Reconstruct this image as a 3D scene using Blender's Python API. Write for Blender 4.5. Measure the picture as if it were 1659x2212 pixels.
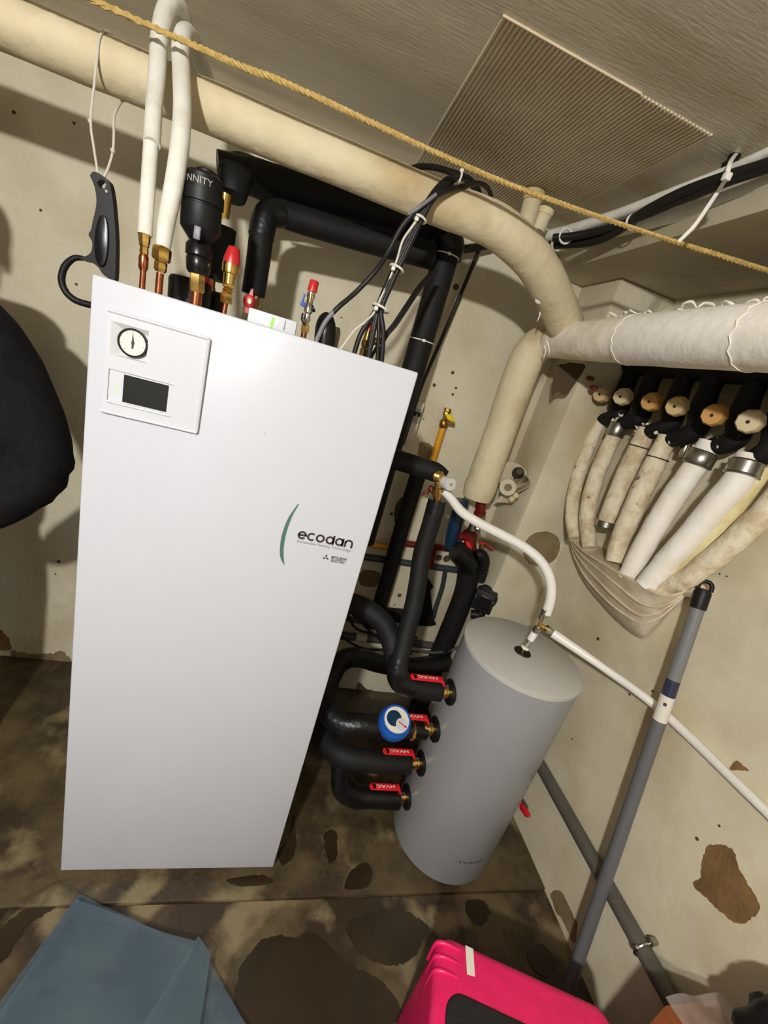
import bpy, bmesh, math, random
from mathutils import Vector, Matrix, noise
random.seed(7)
PI = math.pi
for o in list(bpy.data.objects): bpy.data.objects.remove(o)
scene = bpy.context.scene
C = scene.collection

# ------------------------------------------------------------------ camera
# solved from the front panel of the heating unit (0.595 m wide); x right, y into the room's back wall, z up
RM = ((0.94720612, -0.16832623, 0.27288614),
      (0.19801326, -0.36228792, -0.91078988),
      (0.25217318, 0.91674083, -0.30983051))
CAM = Vector((0.36754851, -0.87697926, 1.58453298))
FPX, UC, VC = 907.37, 829.5, 1106.0
right, down, fwd = Vector(RM[0]), Vector(RM[1]), Vector(RM[2])
cd = bpy.data.cameras.new('camera'); cam = bpy.data.objects.new('camera', cd); C.objects.link(cam)
mw = Matrix((right, -down, -fwd)).transposed().to_4x4(); mw.translation = CAM
cam.matrix_world = mw
cd.sensor_fit = 'VERTICAL'; cd.sensor_height = 36.0; cd.lens = FPX / 2212 * 36.0
cd.clip_start = 0.02
scene.camera = cam

# ------------------------------------------------------------------ light and exposure
w = bpy.data.worlds.new('world'); scene.world = w; w.use_nodes = True
w.node_tree.nodes['Background'].inputs[0].default_value = (0.55, 0.6, 0.7, 1)
w.node_tree.nodes['Background'].inputs[1].default_value = 0.01
LAMP_POS = Vector((-0.22, -1.75, 2.158)); LAMP_STRENGTH = 9500.0; LAMP_COL = (1.0, 0.985, 0.955)
dl = bpy.data.lights.new('added_cool_fill', 'AREA'); dl.shape = 'RECTANGLE'; dl.size = 0.85; dl.size_y = 1.9  # unseen area lamp added behind the camera as weak cool fill
dl.energy = 6; dl.color = (0.80, 0.88, 1.0)
dlo = bpy.data.objects.new('added_cool_fill', dl); C.objects.link(dlo)
dlo.location = (-0.55, -3.15, 1.0); dlo.rotation_euler = (PI / 2, 0, 0)
vs = scene.view_settings
vs.view_transform = 'Standard'; vs.look = 'None'; vs.gamma = 1.0; vs.use_curve_mapping = False
vs.exposure = 0.0

# ------------------------------------------------------------------ helpers
def at(u, v, x=None, y=None, z=None):
    """the point of the room that lies on the plane x=, y= or z= along the photograph's ray (u, v)"""
    d = right * ((u - UC) / FPX) + down * ((v - VC) / FPX) + fwd
    i, val = (0, x) if x is not None else (1, y) if y is not None else (2, z)
    return CAM + d * ((val - CAM[i]) / d[i])
def dep(p): return (Vector(p) - CAM).dot(fwd)
def rp(n, p): return n * dep(p) / FPX
def V(*a): return Vector(a)
def s2l(c): c /= 255.0; return c / 12.92 if c <= 0.04045 else ((c + 0.055) / 1.055) ** 2.4
def lin(rgb): return tuple(s2l(float(c)) for c in rgb) + (1.0,)

MATS = {}
def M(name, rgb, rough=0.5, metal=0.0, rgb2=None, vscale=6.0, vlo=0.4, vhi=0.65, bump=0.0, bscale=60.0,
      coat=0.0, trans=0.0, alpha=1.0, emit=0.0, spec=0.5, detail=6.0, stretch=None, rgb3=None, v3=(2.0, 0.55, 0.7)):
    if name in MATS: return MATS[name]
    m = bpy.data.materials.new(name); m.use_nodes = True; MATS[name] = m
    nt = m.node_tree; b = nt.nodes['Principled BSDF']; N = nt.nodes.new; L = nt.links.new
    b.inputs['Base Color'].default_value = lin(rgb); b.inputs['Roughness'].default_value = rough
    b.inputs['Metallic'].default_value = metal; b.inputs['Coat Weight'].default_value = coat
    b.inputs['Transmission Weight'].default_value = trans; b.inputs['Alpha'].default_value = alpha
    b.inputs['Specular IOR Level'].default_value = spec
    if emit: b.inputs['Emission Color'].default_value = lin(rgb); b.inputs['Emission Strength'].default_value = emit
    if rgb2 or bump:
        g = N('ShaderNodeNewGeometry'); src = g.outputs['Position']
        if stretch:
            mp = N('ShaderNodeMapping'); mp.inputs['Scale'].default_value = stretch; L(src, mp.inputs[0]); src = mp.outputs[0]
    if rgb2:
        n = N('ShaderNodeTexNoise'); n.inputs['Scale'].default_value = vscale; n.inputs['Detail'].default_value = detail
        n.inputs['Roughness'].default_value = 0.65
        L(src, n.inputs['Vector']); r = N('ShaderNodeValToRGB')
        r.color_ramp.elements[0].position = vlo; r.color_ramp.elements[1].position = vhi
        r.color_ramp.elements[0].color = lin(rgb); r.color_ramp.elements[1].color = lin(rgb2)
        L(n.outputs['Fac'], r.inputs[0]); col = r.outputs[0]
        if rgb3:
            n3 = N('ShaderNodeTexNoise'); n3.inputs['Scale'].default_value = v3[0]; n3.inputs['Detail'].default_value = 8
            L(src, n3.inputs['Vector']); r3 = N('ShaderNodeValToRGB')
            r3.color_ramp.elements[0].position = v3[1]; r3.color_ramp.elements[1].position = v3[2]
            r3.color_ramp.elements[0].color = (0, 0, 0, 1); r3.color_ramp.elements[1].color = (1, 1, 1, 1)
            L(n3.outputs['Fac'], r3.inputs[0]); mx = N('ShaderNodeMixRGB'); mx.inputs[2].default_value = lin(rgb3)
            L(r3.outputs[0], mx.inputs[0]); L(col, mx.inputs[1]); col = mx.outputs[0]
        L(col, b.inputs['Base Color'])
    if bump:
        n2 = N('ShaderNodeTexNoise'); n2.inputs['Scale'].default_value = bscale; n2.inputs['Detail'].default_value = 5
        L(src, n2.inputs['Vector']); bp = N('ShaderNodeBump'); bp.inputs['Strength'].default_value = bump
        bp.inputs['Distance'].default_value = 0.01; L(n2.outputs['Fac'], bp.inputs['Height']); L(bp.outputs[0], b.inputs['Normal'])
    return m

ORG = {}
def org(o): return ORG.get(o.name, Vector((0, 0, 0))) if o else Vector((0, 0, 0))

def catmull(pts, res):
    if len(pts) < 3 or res < 2: return list(pts), [float(i) for i in range(len(pts))]
    out, ts = [], []
    n = len(pts)
    for i in range(n - 1):
        p0 = pts[i - 1] if i else pts[0] * 2 - pts[1]
        p1, p2 = pts[i], pts[i + 1]
        p3 = pts[i + 2] if i + 2 < n else p2 * 2 - p1
        for k in range(res):
            t = k / res
            out.append(0.5 * ((2 * p1) + (p2 - p0) * t + (2 * p0 - 5 * p1 + 4 * p2 - p3) * t * t + (3 * p1 - p0 - 3 * p2 + p3) * t ** 3))
            ts.append(i + t)
    out.append(pts[-1]); ts.append(n - 1.0)
    return out, ts

def frame(d):
    d = d.normalized(); a = Vector((0, 0, 1)) if abs(d.z) < 0.9 else Vector((1, 0, 0))
    x = a.cross(d).normalized(); return x, d.cross(x).normalized(), d

class MB:
    def __init__(s): s.v = []; s.f = []
    def add(s, vs, fs):
        b = len(s.v); s.v += [Vector(p) for p in vs]; s.f += [tuple(i + b for i in f) for f in fs]; return s
    def rings(s, rings, cap=True, closed=False):
        n = len(rings[0]); vs = [p for r in rings for p in r]; fs = []
        m = len(rings)
        for i in range(m if closed else m - 1):
            a, b = i * n, ((i + 1) % m) * n
            for k in range(n): fs.append((a + k, a + (k + 1) % n, b + (k + 1) % n, b + k))
        if cap and not closed:
            fs.append(tuple(reversed(range(n)))); fs.append(tuple(range((m - 1) * n, m * n)))
        return s.add(vs, fs)
    def tube(s, pts, r, seg=12, res=6, jit=0.0, jsc=20.0, closed=False, flat=1.0, cap=True):
        pts = [Vector(p) for p in pts]
        rs = list(r) if isinstance(r, (list, tuple)) else [r] * len(pts)
        P, T = catmull(pts, res)
        if closed: P = P
        x = None; rg = []
        for i, p in enumerate(P):
            d = (P[min(i + 1, len(P) - 1)] - P[max(i - 1, 0)])
            if closed: d = P[(i + 1) % len(P)] - P[i - 1]
            if d.length < 1e-9: d = Vector((0, 0, 1))
            d.normalize()
            if x is None: x, y, _ = frame(d)
            else:
                x = (x - d * x.dot(d)).normalized(); y = d.cross(x)
            t = T[i]; k = min(int(t), len(rs) - 1); k2 = min(k + 1, len(rs) - 1); rr = rs[k] + (rs[k2] - rs[k]) * (t - k)
            ring = []
            for q in range(seg):
                a = 2 * PI * q / seg; dv = x * math.cos(a) + y * math.sin(a) * flat
                R = rr
                if jit: R = rr * (1 + jit * noise.noise((p + dv * rr) * jsc))
                ring.append(p + dv * R)
            rg.append(ring)
        return s.rings(rg, closed=closed, cap=cap)
    def lathe(s, A, B, prof, seg=20, rot=0.0, cap=True):
        """prof: list of (t, radius in metres), t from 0 at A to 1 at B"""
        A, B = Vector(A), Vector(B); x, y, d = frame(B - A); L = (B - A).length
        rg = [[A + d * (t * L) + (x * math.cos(2 * PI * k / seg + rot) + y * math.sin(2 * PI * k / seg + rot)) * r for k in range(seg)] for t, r in prof]
        return s.rings(rg, cap=cap)
    def box(s, c, size, ax=None):
        c = Vector(c); ax = ax or (V(1, 0, 0), V(0, 1, 0), V(0, 0, 1)); h = [k / 2 for k in size]
        vs = [c + ax[0] * (h[0] * i) + ax[1] * (h[1] * j) + ax[2] * (h[2] * k) for k in (-1, 1) for j in (-1, 1) for i in (-1, 1)]
        return s.add(vs, [(0, 2, 3, 1), (4, 5, 7, 6), (0, 1, 5, 4), (2, 6, 7, 3), (0, 4, 6, 2), (1, 3, 7, 5)])
    def prism(s, poly, vec):
        poly = [Vector(p) for p in poly]; n = len(poly); vec = Vector(vec)
        vs = poly + [p + vec for p in poly]
        fs = [tuple(reversed(range(n))), tuple(range(n, 2 * n))] + [(i, (i + 1) % n, (i + 1) % n + n, i + n) for i in range(n)]
        return s.add(vs, fs)
    def sphere(s, c, r, seg=16, rings=10, sc=(1, 1, 1)):
        c = Vector(c); rg = []
        for i in range(rings + 1):
            t = PI * (0.02 + 0.96 * i / rings)
            rg.append([c + V(r * sc[0] * math.sin(t) * math.cos(2 * PI * k / seg), r * sc[1] * math.sin(t) * math.sin(2 * PI * k / seg), -r * sc[2] * math.cos(t)) for k in range(seg)])
        return s.rings(rg)
    def build(s, name, mat, parent=None, smooth=40, bevel=0.0, bseg=2, weld=False):
        me = bpy.data.meshes.new(name); o = org(parent)
        me.from_pydata([p - o for p in s.v], [], s.f)
        bm = bmesh.new(); bm.from_mesh(me)
        if weld: bmesh.ops.remove_doubles(bm, verts=bm.verts, dist=1e-5)
        bmesh.ops.recalc_face_normals(bm, faces=bm.faces)
        if bevel:
            es = [e for e in bm.edges if len(e.link_faces) == 2 and e.calc_face_angle(0) > 0.6]
            bmesh.ops.bevel(bm, geom=es, offset=bevel, segments=bseg, affect='EDGES', profile=0.5)
        bm.to_mesh(me); bm.free()
        if smooth:
            for p in me.polygons: p.use_smooth = True
            me.set_sharp_from_angle(angle=math.radians(smooth))
        return link(name, me, mat, parent)

def link(name, me, mat, parent=None):
    ob = bpy.data.objects.new(name, me); C.objects.link(ob)
    if mat: me.materials.append(MATS[mat] if isinstance(mat, str) else mat)
    if parent: ob.parent = parent; ORG[ob.name] = org(parent)
    return ob
def thing(name, label, cat, loc=(0, 0, 0), group=None):
    o = bpy.data.objects.new(name, None); C.objects.link(o); o.location = loc; o.empty_display_size = 0.05
    ORG[o.name] = Vector(loc); return tag(o, label, cat, group)
def tag(o, label=None, cat=None, group=None, kind=None):
    if label: o['label'] = label
    if cat: o['category'] = cat
    if group: o['group'] = group
    if kind: o['kind'] = kind
    return o
def struct(name, mb, mat, label=None, **k): return tag(mb.build(name, mat, None, **k), label, None, None, 'structure')

def text(string, size, o, xd, yd, mat, parent, name='lettering', align='LEFT', depth=0.0004, wrap=None, sx=1.0, bold=0.0):
    cu = bpy.data.curves.new('t', 'FONT'); cu.body = string; cu.size = size; cu.align_x = align; cu.extrude = depth; cu.offset = bold
    cu.resolution_u = 3
    to = bpy.data.objects.new('t', cu); C.objects.link(to)
    dg = bpy.context.evaluated_depsgraph_get(); me = bpy.data.meshes.new_from_object(to.evaluated_get(dg))
    bpy.data.objects.remove(to)
    o = Vector(o); xd = Vector(xd).normalized(); yd = Vector(yd).normalized(); zd = xd.cross(yd); og = org(parent)
    for vt in me.vertices:
        c = vt.co
        vt.co = (wrap(c.x * sx, c.y, c.z) if wrap else o + xd * (c.x * sx) + yd * c.y + zd * c.z) - og
    me.name = name
    return link(name, me, mat, parent)

def shape_patch(name, px, mat, parent, n=1, rough=0.006, th=0.0015, **plane):
    """an irregular flake or stain outline lying on a wall or the floor"""
    P = [at(u, v, **plane) for u, v in px]; out = []
    Q, _ = catmull([P[-1]] + P + P[:2], 6 + 2 * n)
    for r in Q[6 + 2 * n:-(6 + 2 * n) - 1]:
        if rough: r = r + noise.noise_vector(r * 45) * rough * 0.8 + noise.noise_vector(r * 160) * rough * 0.7
        out.append(r)
    key = list(plane)[0]; i = 'xyz'.index(key)
    for r in out: r[i] = plane[key]
    nv = Vector((0, 0, 0)); nv[i] = -th if key in 'xy' else th
    return MB().prism(out, nv).build(name, mat, parent, smooth=0)

# ------------------------------------------------------------------ materials
M('wall_paint', (214, 206, 180), 0.6, rgb2=(202, 193, 166), vscale=5.0, vlo=0.35, vhi=0.7, bump=0.22, bscale=38, rgb3=(178, 160, 122), v3=(2.4, 0.5, 0.78))
M('wall_paint_right', (220, 211, 184), 0.55, rgb2=(206, 196, 166), vscale=5.0, vlo=0.35, vhi=0.7, bump=0.2, bscale=30, rgb3=(182, 164, 126), v3=(2.6, 0.5, 0.76))
M('ceiling_sheet', (228, 219, 200), 0.45, rgb2=(214, 205, 185), vscale=3.0, bump=0.15, bscale=30, stretch=(1.0, 5.0, 1.0), rgb3=(190, 172, 142), v3=(1.2, 0.56, 0.75))
M('rib_sheet', (220, 208, 182), 0.38, rgb2=(198, 182, 150), vscale=4.0)
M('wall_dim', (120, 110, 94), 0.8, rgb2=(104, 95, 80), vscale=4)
M('beam_paint', (196, 186, 160), 0.6, rgb2=(178, 167, 140), vscale=4, bump=0.1, bscale=40)
M('concrete', (92, 78, 52), 0.5, rgb2=(50, 39, 23), vscale=3.6, vlo=0.42, vhi=0.56, bump=0.25, bscale=50, rgb3=(122, 108, 80), v3=(5.5, 0.55, 0.64), detail=9)
M('concrete_slab', (88, 75, 48), 0.48, rgb2=(50, 39, 22), vscale=4.6, vlo=0.40, vhi=0.58, bump=0.25, bscale=50, rgb3=(116, 104, 74), v3=(6.5, 0.55, 0.66), detail=9)
M('wet_floor', (38, 29, 15), 0.35, rgb2=(50, 39, 22), vscale=6)
M('plaster_brown', (128, 98, 58), 0.8, rgb2=(104, 78, 44), vscale=14, bump=0.3, bscale=90)
M('plaster_grey', (134, 118, 86), 0.8, rgb2=(112, 96, 64), vscale=12, bump=0.3, bscale=80)
M('hole_dark', (40, 32, 22), 0.9)
M('white_enamel', (196, 198, 205), 0.32, spec=0.4)
M('white_plastic', (200, 202, 207), 0.4)
M('recess_grey', (196, 197, 196), 0.5)
M('screen_glass', (30, 30, 26), 0.35, spec=0.25)
M('dial_face', (238, 228, 204), 0.5)
M('ink_dark', (56, 47, 47), 0.5)
M('ink_grey', (120, 116, 114), 0.5)
M('leaf_teal', (70, 108, 98), 0.5)
M('black_plastic', (17, 17, 17), 0.5, spec=0.3)
M('black_gloss', (14, 14, 15), 0.3, spec=0.35)
M('foam_black', (17, 17, 16), 0.65, rgb2=(21, 21, 20), vscale=30, bump=0.06, bscale=160, spec=0.25)
M('tape_black', (15, 15, 15), 0.35, bump=0.3, bscale=45, spec=0.35)
M('cable_black', (26, 23, 21), 0.45, spec=0.35)
M('cable_grey', (120, 120, 124), 0.45)
M('brass', (226, 192, 116), 0.26, 1.0, rgb2=(200, 160, 84), vscale=40)
M('brass_dull', (150, 118, 62), 0.4, 1.0, rgb2=(190, 150, 80), vscale=40)
M('copper', (198, 122, 86), 0.25, 1.0, rgb2=(160, 92, 66), vscale=30)
M('chrome', (215, 212, 205), 0.18, 1.0)
M('steel', (170, 168, 160), 0.32, 1.0)
M('red_plastic', (196, 32, 36), 0.35)
M('red_cap', (190, 36, 40), 0.35)
M('lever_red', (222, 30, 44), 0.35)
M('red_paint', (100, 17, 15), 0.3)
M('blue_plastic', (24, 86, 176), 0.35)
M('blue_handle', (40, 76, 160), 0.4)
M('blue_pipe', (16, 48, 72), 0.3)
M('lagging', (218, 205, 172), 0.75, rgb2=(203, 187, 148), vscale=7, vlo=0.35, vhi=0.7, bump=0.5, bscale=26, rgb3=(172, 146, 100), v3=(4.2, 0.54, 0.76))
M('lagging_white', (242, 235, 219), 0.7, rgb2=(230, 219, 196), vscale=9, bump=0.5, bscale=26, rgb3=(176, 154, 116), v3=(6, 0.56, 0.75))
M('lagging_old', (226, 214, 186), 0.8, rgb2=(196, 176, 140), vscale=16, vlo=0.45, vhi=0.62, bump=0.6, bscale=50, rgb3=(96, 80, 60), v3=(22, 0.66, 0.74))
M('lagging_clean', (244, 239, 229), 0.7, rgb2=(234, 226, 210), vscale=10, bump=0.3, bscale=40)
M('lagging_yellow', (224, 210, 160), 0.7, rgb2=(190, 172, 120), vscale=8, bump=0.2, bscale=30)
M('wrap_cloth', (218, 204, 178), 0.7, rgb2=(200, 182, 150), vscale=10, bump=0.4, bscale=22, rgb3=(150, 118, 84), v3=(5, 0.58, 0.72))
M('foam_white', (226, 224, 214), 0.6, rgb2=(212, 208, 194), vscale=16, bump=0.2, bscale=50)
M('white_tie', (226, 222, 210), 0.45)
M('string_white', (206, 200, 186), 0.6)
M('rope_yellow', (200, 170, 100), 0.65, rgb2=(170, 140, 74), vscale=120)
M('tank_grey', (150, 152, 154), 0.34, rgb2=(146, 148, 150), vscale=3, spec=0.5)
M('tank_lid', (186, 184, 178), 0.4)
M('pvc_white', (232, 228, 220), 0.35)
M('pole_grey', (98, 98, 100), 0.4)
M('pole_grey_upper', (120, 120, 120), 0.35)
M('pole_blue', (44, 48, 72), 0.3)
M('conduit_grey', (70, 70, 68), 0.45)
M('conduit_blue_grey', (50, 56, 60), 0.45)
M('grey_pipe', (88, 84, 76), 0.4, rgb2=(78, 74, 66), vscale=10)
M('gas_yellow', (214, 150, 20), 0.4)
M('tap_yellow', (232, 206, 20), 0.35)
M('knob_beige', (202, 176, 126), 0.5)
M('knob_amber', (198, 150, 82), 0.5)
M('knob_pale', (208, 190, 150), 0.5)
M('pink_plastic', (228, 28, 98), 0.38, rgb2=(212, 24, 88), vscale=30)
M('case_black', (20, 18, 20), 0.6, bump=0.1, bscale=200)
M('paper_label', (222, 216, 202), 0.6)
M('jacket', (22, 22, 22), 0.9, rgb2=(15, 15, 15), vscale=40, bump=0.35, bscale=14, spec=0.15)
M('trousers', (38, 40, 48), 0.85)
M('hood_grey', (112, 104, 92), 0.9)
M('skin', (198, 150, 124), 0.5)
M('hair', (60, 46, 36), 0.7)
M('shoe', (30, 26, 24), 0.5)
M('box_orange', (150, 84, 38), 0.8, rgb2=(130, 70, 30), vscale=9)
M('bag_black', (14, 14, 15), 0.5)
M('polythene', (190, 180, 172), 0.25, alpha=0.4)
M('blue_film', (86, 106, 112), 0.22, rgb2=(74, 92, 108), vscale=5, alpha=0.62, spec=0.5)
M('lamp_glow', (255, 255, 255), 0.5)
M('lamp_base', (200, 198, 190), 0.5)
M('led_green', (150, 230, 60), 0.4, emit=1.5)
M('green_mark', (130, 220, 40), 0.4)
M('breaker_grey', (168, 166, 166), 0.5)
M('box_white', (214, 208, 196), 0.5)
M('gum_brown', (78, 62, 40), 0.8)

# ------------------------------------------------------------------ the room
XR, YB, ZC = 1.60, 0.85, 2.235          # right wall, back wall, ceiling
XL, YF = -2.3, -3.2
fl = struct('floor', MB().box((( XL + XR) / 2, (YF + -0.062) / 2, -0.06), (XR - XL, -0.062 - YF, 0.1)), 'concrete')
MB().box(((XL + XR) / 2, (-0.06 + YB) / 2, -0.05), (XR - XL, YB + 0.06, 0.1)).build('slab', 'concrete_slab', fl, bevel=0.004)
wb = struct('wall_back', MB().box(((XL + XR) / 2, YB + 0.05, ZC / 2), (XR - XL + 0.2, 0.1, ZC + 0.1)), 'wall_paint')
wr = struct('wall_right', MB().box((XR + 0.05, (YF + YB) / 2, ZC / 2), (0.1, YB - YF, ZC + 0.1)), 'wall_paint_right')
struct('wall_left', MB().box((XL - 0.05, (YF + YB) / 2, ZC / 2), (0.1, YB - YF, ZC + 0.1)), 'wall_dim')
# front wall behind the photographer, with an opening made up for the added cool fill
m = MB().box((( XL - 1.0) / 2, YF - 0.05, ZC / 2), (-1.0 - XL, 0.1, ZC + 0.1)).box(((-0.1 + XR) / 2, YF - 0.05, ZC / 2), (XR + 0.1, 0.1, ZC + 0.1)).box((-0.55, YF - 0.05, 2.12), (0.9, 0.1, 0.3))
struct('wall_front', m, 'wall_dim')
ce = struct('ceiling', MB().box(((XL + XR) / 2, (YF + YB) / 2, ZC + 0.05), (XR - XL, YB - YF, 0.1)), 'ceiling_sheet')
# ribbed translucent sheet let into the ceiling, ribs run towards the back wall
m = MB(); x0, x1, y0, y1 = 0.587, 1.103, 0.122, 0.845
nr = 52
for i in range(nr):
    xa = x0 + (x1 - x0) * i / nr; wv = (x1 - x0) / nr
    m.prism([V(xa + wv * 0.1, y0, ZC), V(xa + wv * 0.3, y0, ZC - 0.004), V(xa + wv * 0.7, y0, ZC - 0.004), V(xa + wv * 0.9, y0, ZC)], (0, y1 - y0, 0))
tag(m.build('ribbed_sheet', 'rib_sheet', ce, smooth=0), kind='stuff')
MB().box((x0 + 0.16, y0 - 0.002, ZC - 0.002), (0.32, 0.003, 0.004)).build('sheet_edge', 'rib_sheet', ce)
MB().box((-0.075, -0.6, ZC - 0.001), (0.004, 2.8, 0.003)).build('seam', 'hole_dark', ce)
# downstand along the right wall
struct('trim_1', MB().box((1.41, (YF + YB) / 2, (2.10 + ZC) / 2 + 0.02), (0.40, YB - YF, ZC - 2.10 + 0.04)), 'beam_paint', bevel=0.004)
# corner pillar
wp = struct('wall_pillar', MB().box(((1.36 + XR) / 2 + 0.01, (0.62 + YB) / 2 + 0.01, 1.05), (XR - 1.36 + 0.02, YB - 0.62 + 0.02, 2.10)), 'wall_paint', bevel=0.006)

# flaked paint and stains
shape_patch('paint_flake', [(1530, 1826), (1572, 1828), (1590, 1850), (1598, 1880), (1612, 1905), (1643, 1965), (1592, 1996), (1560, 1970), (1500, 1916), (1514, 1895), (1518, 1860)], 'plaster_brown', wr, 3, x=XR)
shape_patch('paint_flake', [(1577, 1662), (1590, 1644), (1604, 1654), (1618, 1666), (1598, 1664)], 'plaster_brown', wr, 1, 0.002, x=XR)
shape_patch('paint_flake', [(1190, 1930), (1212, 1925), (1235, 1970), (1246, 2000), (1240, 2040), (1222, 2000), (1200, 1965)], 'plaster_grey', wr, 2, 0.006, x=XR)
shape_patch('paint_flake', [(1150, 1155), (1178, 1148), (1204, 1160), (1209, 1185), (1196, 1210), (1170, 1222), (1145, 1218), (1130, 1196), (1135, 1170)], 'plaster_grey', wp, 2, 0.004, y=0.62)
shape_patch('paint_flake', [(1205, 790), (1262, 790), (1240, 830), (1222, 852), (1204, 846), (1192, 850)], 'gum_brown', wp, 2, 0.004, y=0.62)
shape_patch('paint_flake', [(783, 1233), (819, 1237), (812, 1266), (778, 1262)], 'plaster_brown', wb, 2, 0.002, y=YB)
shape_patch('paint_flake', [(905, 960), (915, 955), (935, 966), (930, 990), (905, 990)], 'plaster_grey', wb, 2, 0.003, y=YB)
shape_patch('paint_flake', [(858, 1085), (873, 1076), (874, 1130), (856, 1134), (852, 1110)], 'gum_brown', wb, 2, 0.003, y=YB)
shape_patch('paint_flake', [(950, 600), (968, 598), (962, 640), (945, 700), (935, 690)], 'plaster_grey', wb, 2, 0.003, y=YB)
shape_patch('paint_flake', [(0, 1362), (18, 1378), (24, 1400), (0, 1402)], 'plaster_brown', wb, 2, 0.006, y=YB)
shape_patch('paint_flake', [(28, 1405), (60, 1412), (105, 1412), (140, 1408), (150, 1440), (90, 1438), (30, 1428)], 'plaster_grey', wb, 3, 0.012, y=YB)
shape_patch('paint_flake', [(772, 1478), (778, 1474), (792, 1488), (805, 1490), (790, 1493), (772, 1490)], 'gum_brown', wb, 1, 0.004, y=YB)
for u, v, r in ((985, 620, 7), (978, 805, 4), (938, 832, 4), (978, 852, 3), (915, 905, 2), (846, 1110, 4), (863, 1286, 5), (899, 1378, 4), (852, 1307, 2), (965, 1207, 9), (948, 1205, 8),
                (30, 243, 4), (160, 266, 3), (88, 454, 3), (165, 614, 3), (127, 1213, 4), (120, 1240, 2), (738, 686, 2), (985, 838, 3), (886, 990, 3)):
    p = at(u, v, y=YB); r = rp(r, p)
    MB().lathe(p + V(0, 0.001, 0), p - V(0, 0.0015, 0), [(0, r), (1, r * 0.9)], seg=9).build('speck', 'gum_brown', wb)
for u, v, r in ((1555, 1240, 2), (1236, 1596, 2), (1292, 1380, 4), (1554, 1784, 3), (1410, 1493, 3), (1506, 1812, 4), (1360, 1500, 3), (1570, 1245, 2)):
    p = at(u, v, x=XR); r = rp(r, p)
    MB().lathe(p + V(0.001, 0, 0), p - V(0.0015, 0, 0), [(0, r), (1, r * 0.9)], seg=9).build('speck', 'gum_brown', wr)
# damp stains on the floor
for px in ([(515, 2110), (560, 2035), (600, 2020), (640, 2025), (668, 2012), (700, 2030), (735, 2070), (790, 2100), (835, 2130), (850, 2212), (540, 2212)],
           [(750, 2000), (800, 1975), (860, 1965), (905, 1985), (925, 2010), (890, 2070), (840, 2085), (780, 2060)],
           [(1005, 1950), (1040, 1945), (1058, 1968), (1040, 2000), (1015, 1985)],
           [(1140, 2060), (1170, 2040), (1200, 2080), (1180, 2110), (1150, 2090)],
           [(0, 1925), (15, 1915), (20, 1950), (0, 1985)], [(60, 1960), (85, 1935), (110, 1925), (150, 1930), (100, 1975), (60, 2000), (20, 2060), (0, 2080), (0, 2010)]):
    shape_patch('damp_stain', px, 'wet_floor', fl, 3, 0.007, 0.0008 + 0.0005 * len(fl.children), z=-0.010)
for px in ([(700, 1800), (725, 1795), (728, 1850), (712, 1865), (704, 1840)], [(760, 1880), (790, 1865), (805, 1882), (795, 1915), (745, 1920)],
           [(600, 1850), (625, 1800), (632, 1760), (640, 1830), (615, 1870)], [(490, 1900), (560, 1890), (590, 1905), (520, 1915)]):
    shape_patch('damp_stain', px, 'wet_floor', fl, 2, 0.005, 0.0012, z=0.0)

# ceiling lamp behind the photographer: it lights the room
t = thing('ceiling_lamp', 'round bulkhead lamp on the ceiling behind the camera', 'lamp', V(LAMP_POS.x, LAMP_POS.y, ZC))
MB().lathe(V(LAMP_POS.x, LAMP_POS.y, ZC), LAMP_POS + V(0, 0, 0.03), [(0, 0.07), (0.25, 0.07), (0.3, 0.03), (1, 0.03)], seg=28).build('base', 'lamp_base', t)
mg = MATS['lamp_glow']; bs = mg.node_tree.nodes['Principled BSDF']
bs.inputs['Emission Color'].default_value = LAMP_COL + (1,); bs.inputs['Emission Strength'].default_value = LAMP_STRENGTH * 0.25
MB().sphere(LAMP_POS + V(0, 0, 0.0), 0.05, 24, 12, (1, 1, 0.7)).build('globe', 'lamp_glow', t)

# ------------------------------------------------------------------ heating unit
UW, UB, UT, UD = 0.595, 0.04, 1.597, 0.68
t = U = thing('heating_unit', 'tall white floor-standing hot water heating unit with gauge and small screen', 'boiler', (UW / 2, 0.3, 0))
MB().box((UW / 2, 0.012 + UD / 2, (UB + UT) / 2 - 0.003), (UW - 0.012, UD - 0.012, UT - UB - 0.012)).build('cabinet', 'white_enamel', t, bevel=0.004)
MB().box((UW / 2, 0.009, (UB + UT) / 2), (UW, 0.018, UT - UB)).build('front_panel', 'white_enamel', t, bevel=0.004, bseg=3)
for fx in (0.06, UW - 0.06):
    for fy in (0.07, UD - 0.05):
        MB().lathe((fx, fy, 0.0), (fx, fy, UB + 0.005), [(0, 0.022), (0.35, 0.022), (0.4, 0.01), (1, 0.01)], 14).build('foot', 'black_plastic', t)
# control fascia: pixel corners lie on the panel's front plane y=0
def F(u, v, y=0.0): return at(u, v, y=y)
def on_panel_rect(tl, br):
    a, b = F(*tl), F(*br); return min(a.x, b.x), max(a.x, b.x), min(a.z, b.z), max(a.z, b.z)
fx0, fz1 = F(224, 667).x, F(224, 667).z; fx1 = F(418, 722).x; fz0 = F(393, 925).z
fx0 = 0.030; fx1 = 0.196; fz0 = F(395, 926).z; fz1 = F(418, 722).z
gx0, gx1, gz0, gz1 = F(242, 730).x, F(321, 750).x, F(318, 785).z, F(245, 693).z
sx0, sx1, sz0, sz1 = F(238, 800).x, F(378, 830).x, F(372, 898).z, F(240, 796).z
th = 0.006
m = MB()
def slab(xa, xb, za, zb, ya=-th, yb=0.001):
    m.box(((xa + xb) / 2, (ya + yb) / 2, (za + zb) / 2), (xb - xa, yb - ya, zb - za))
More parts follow.
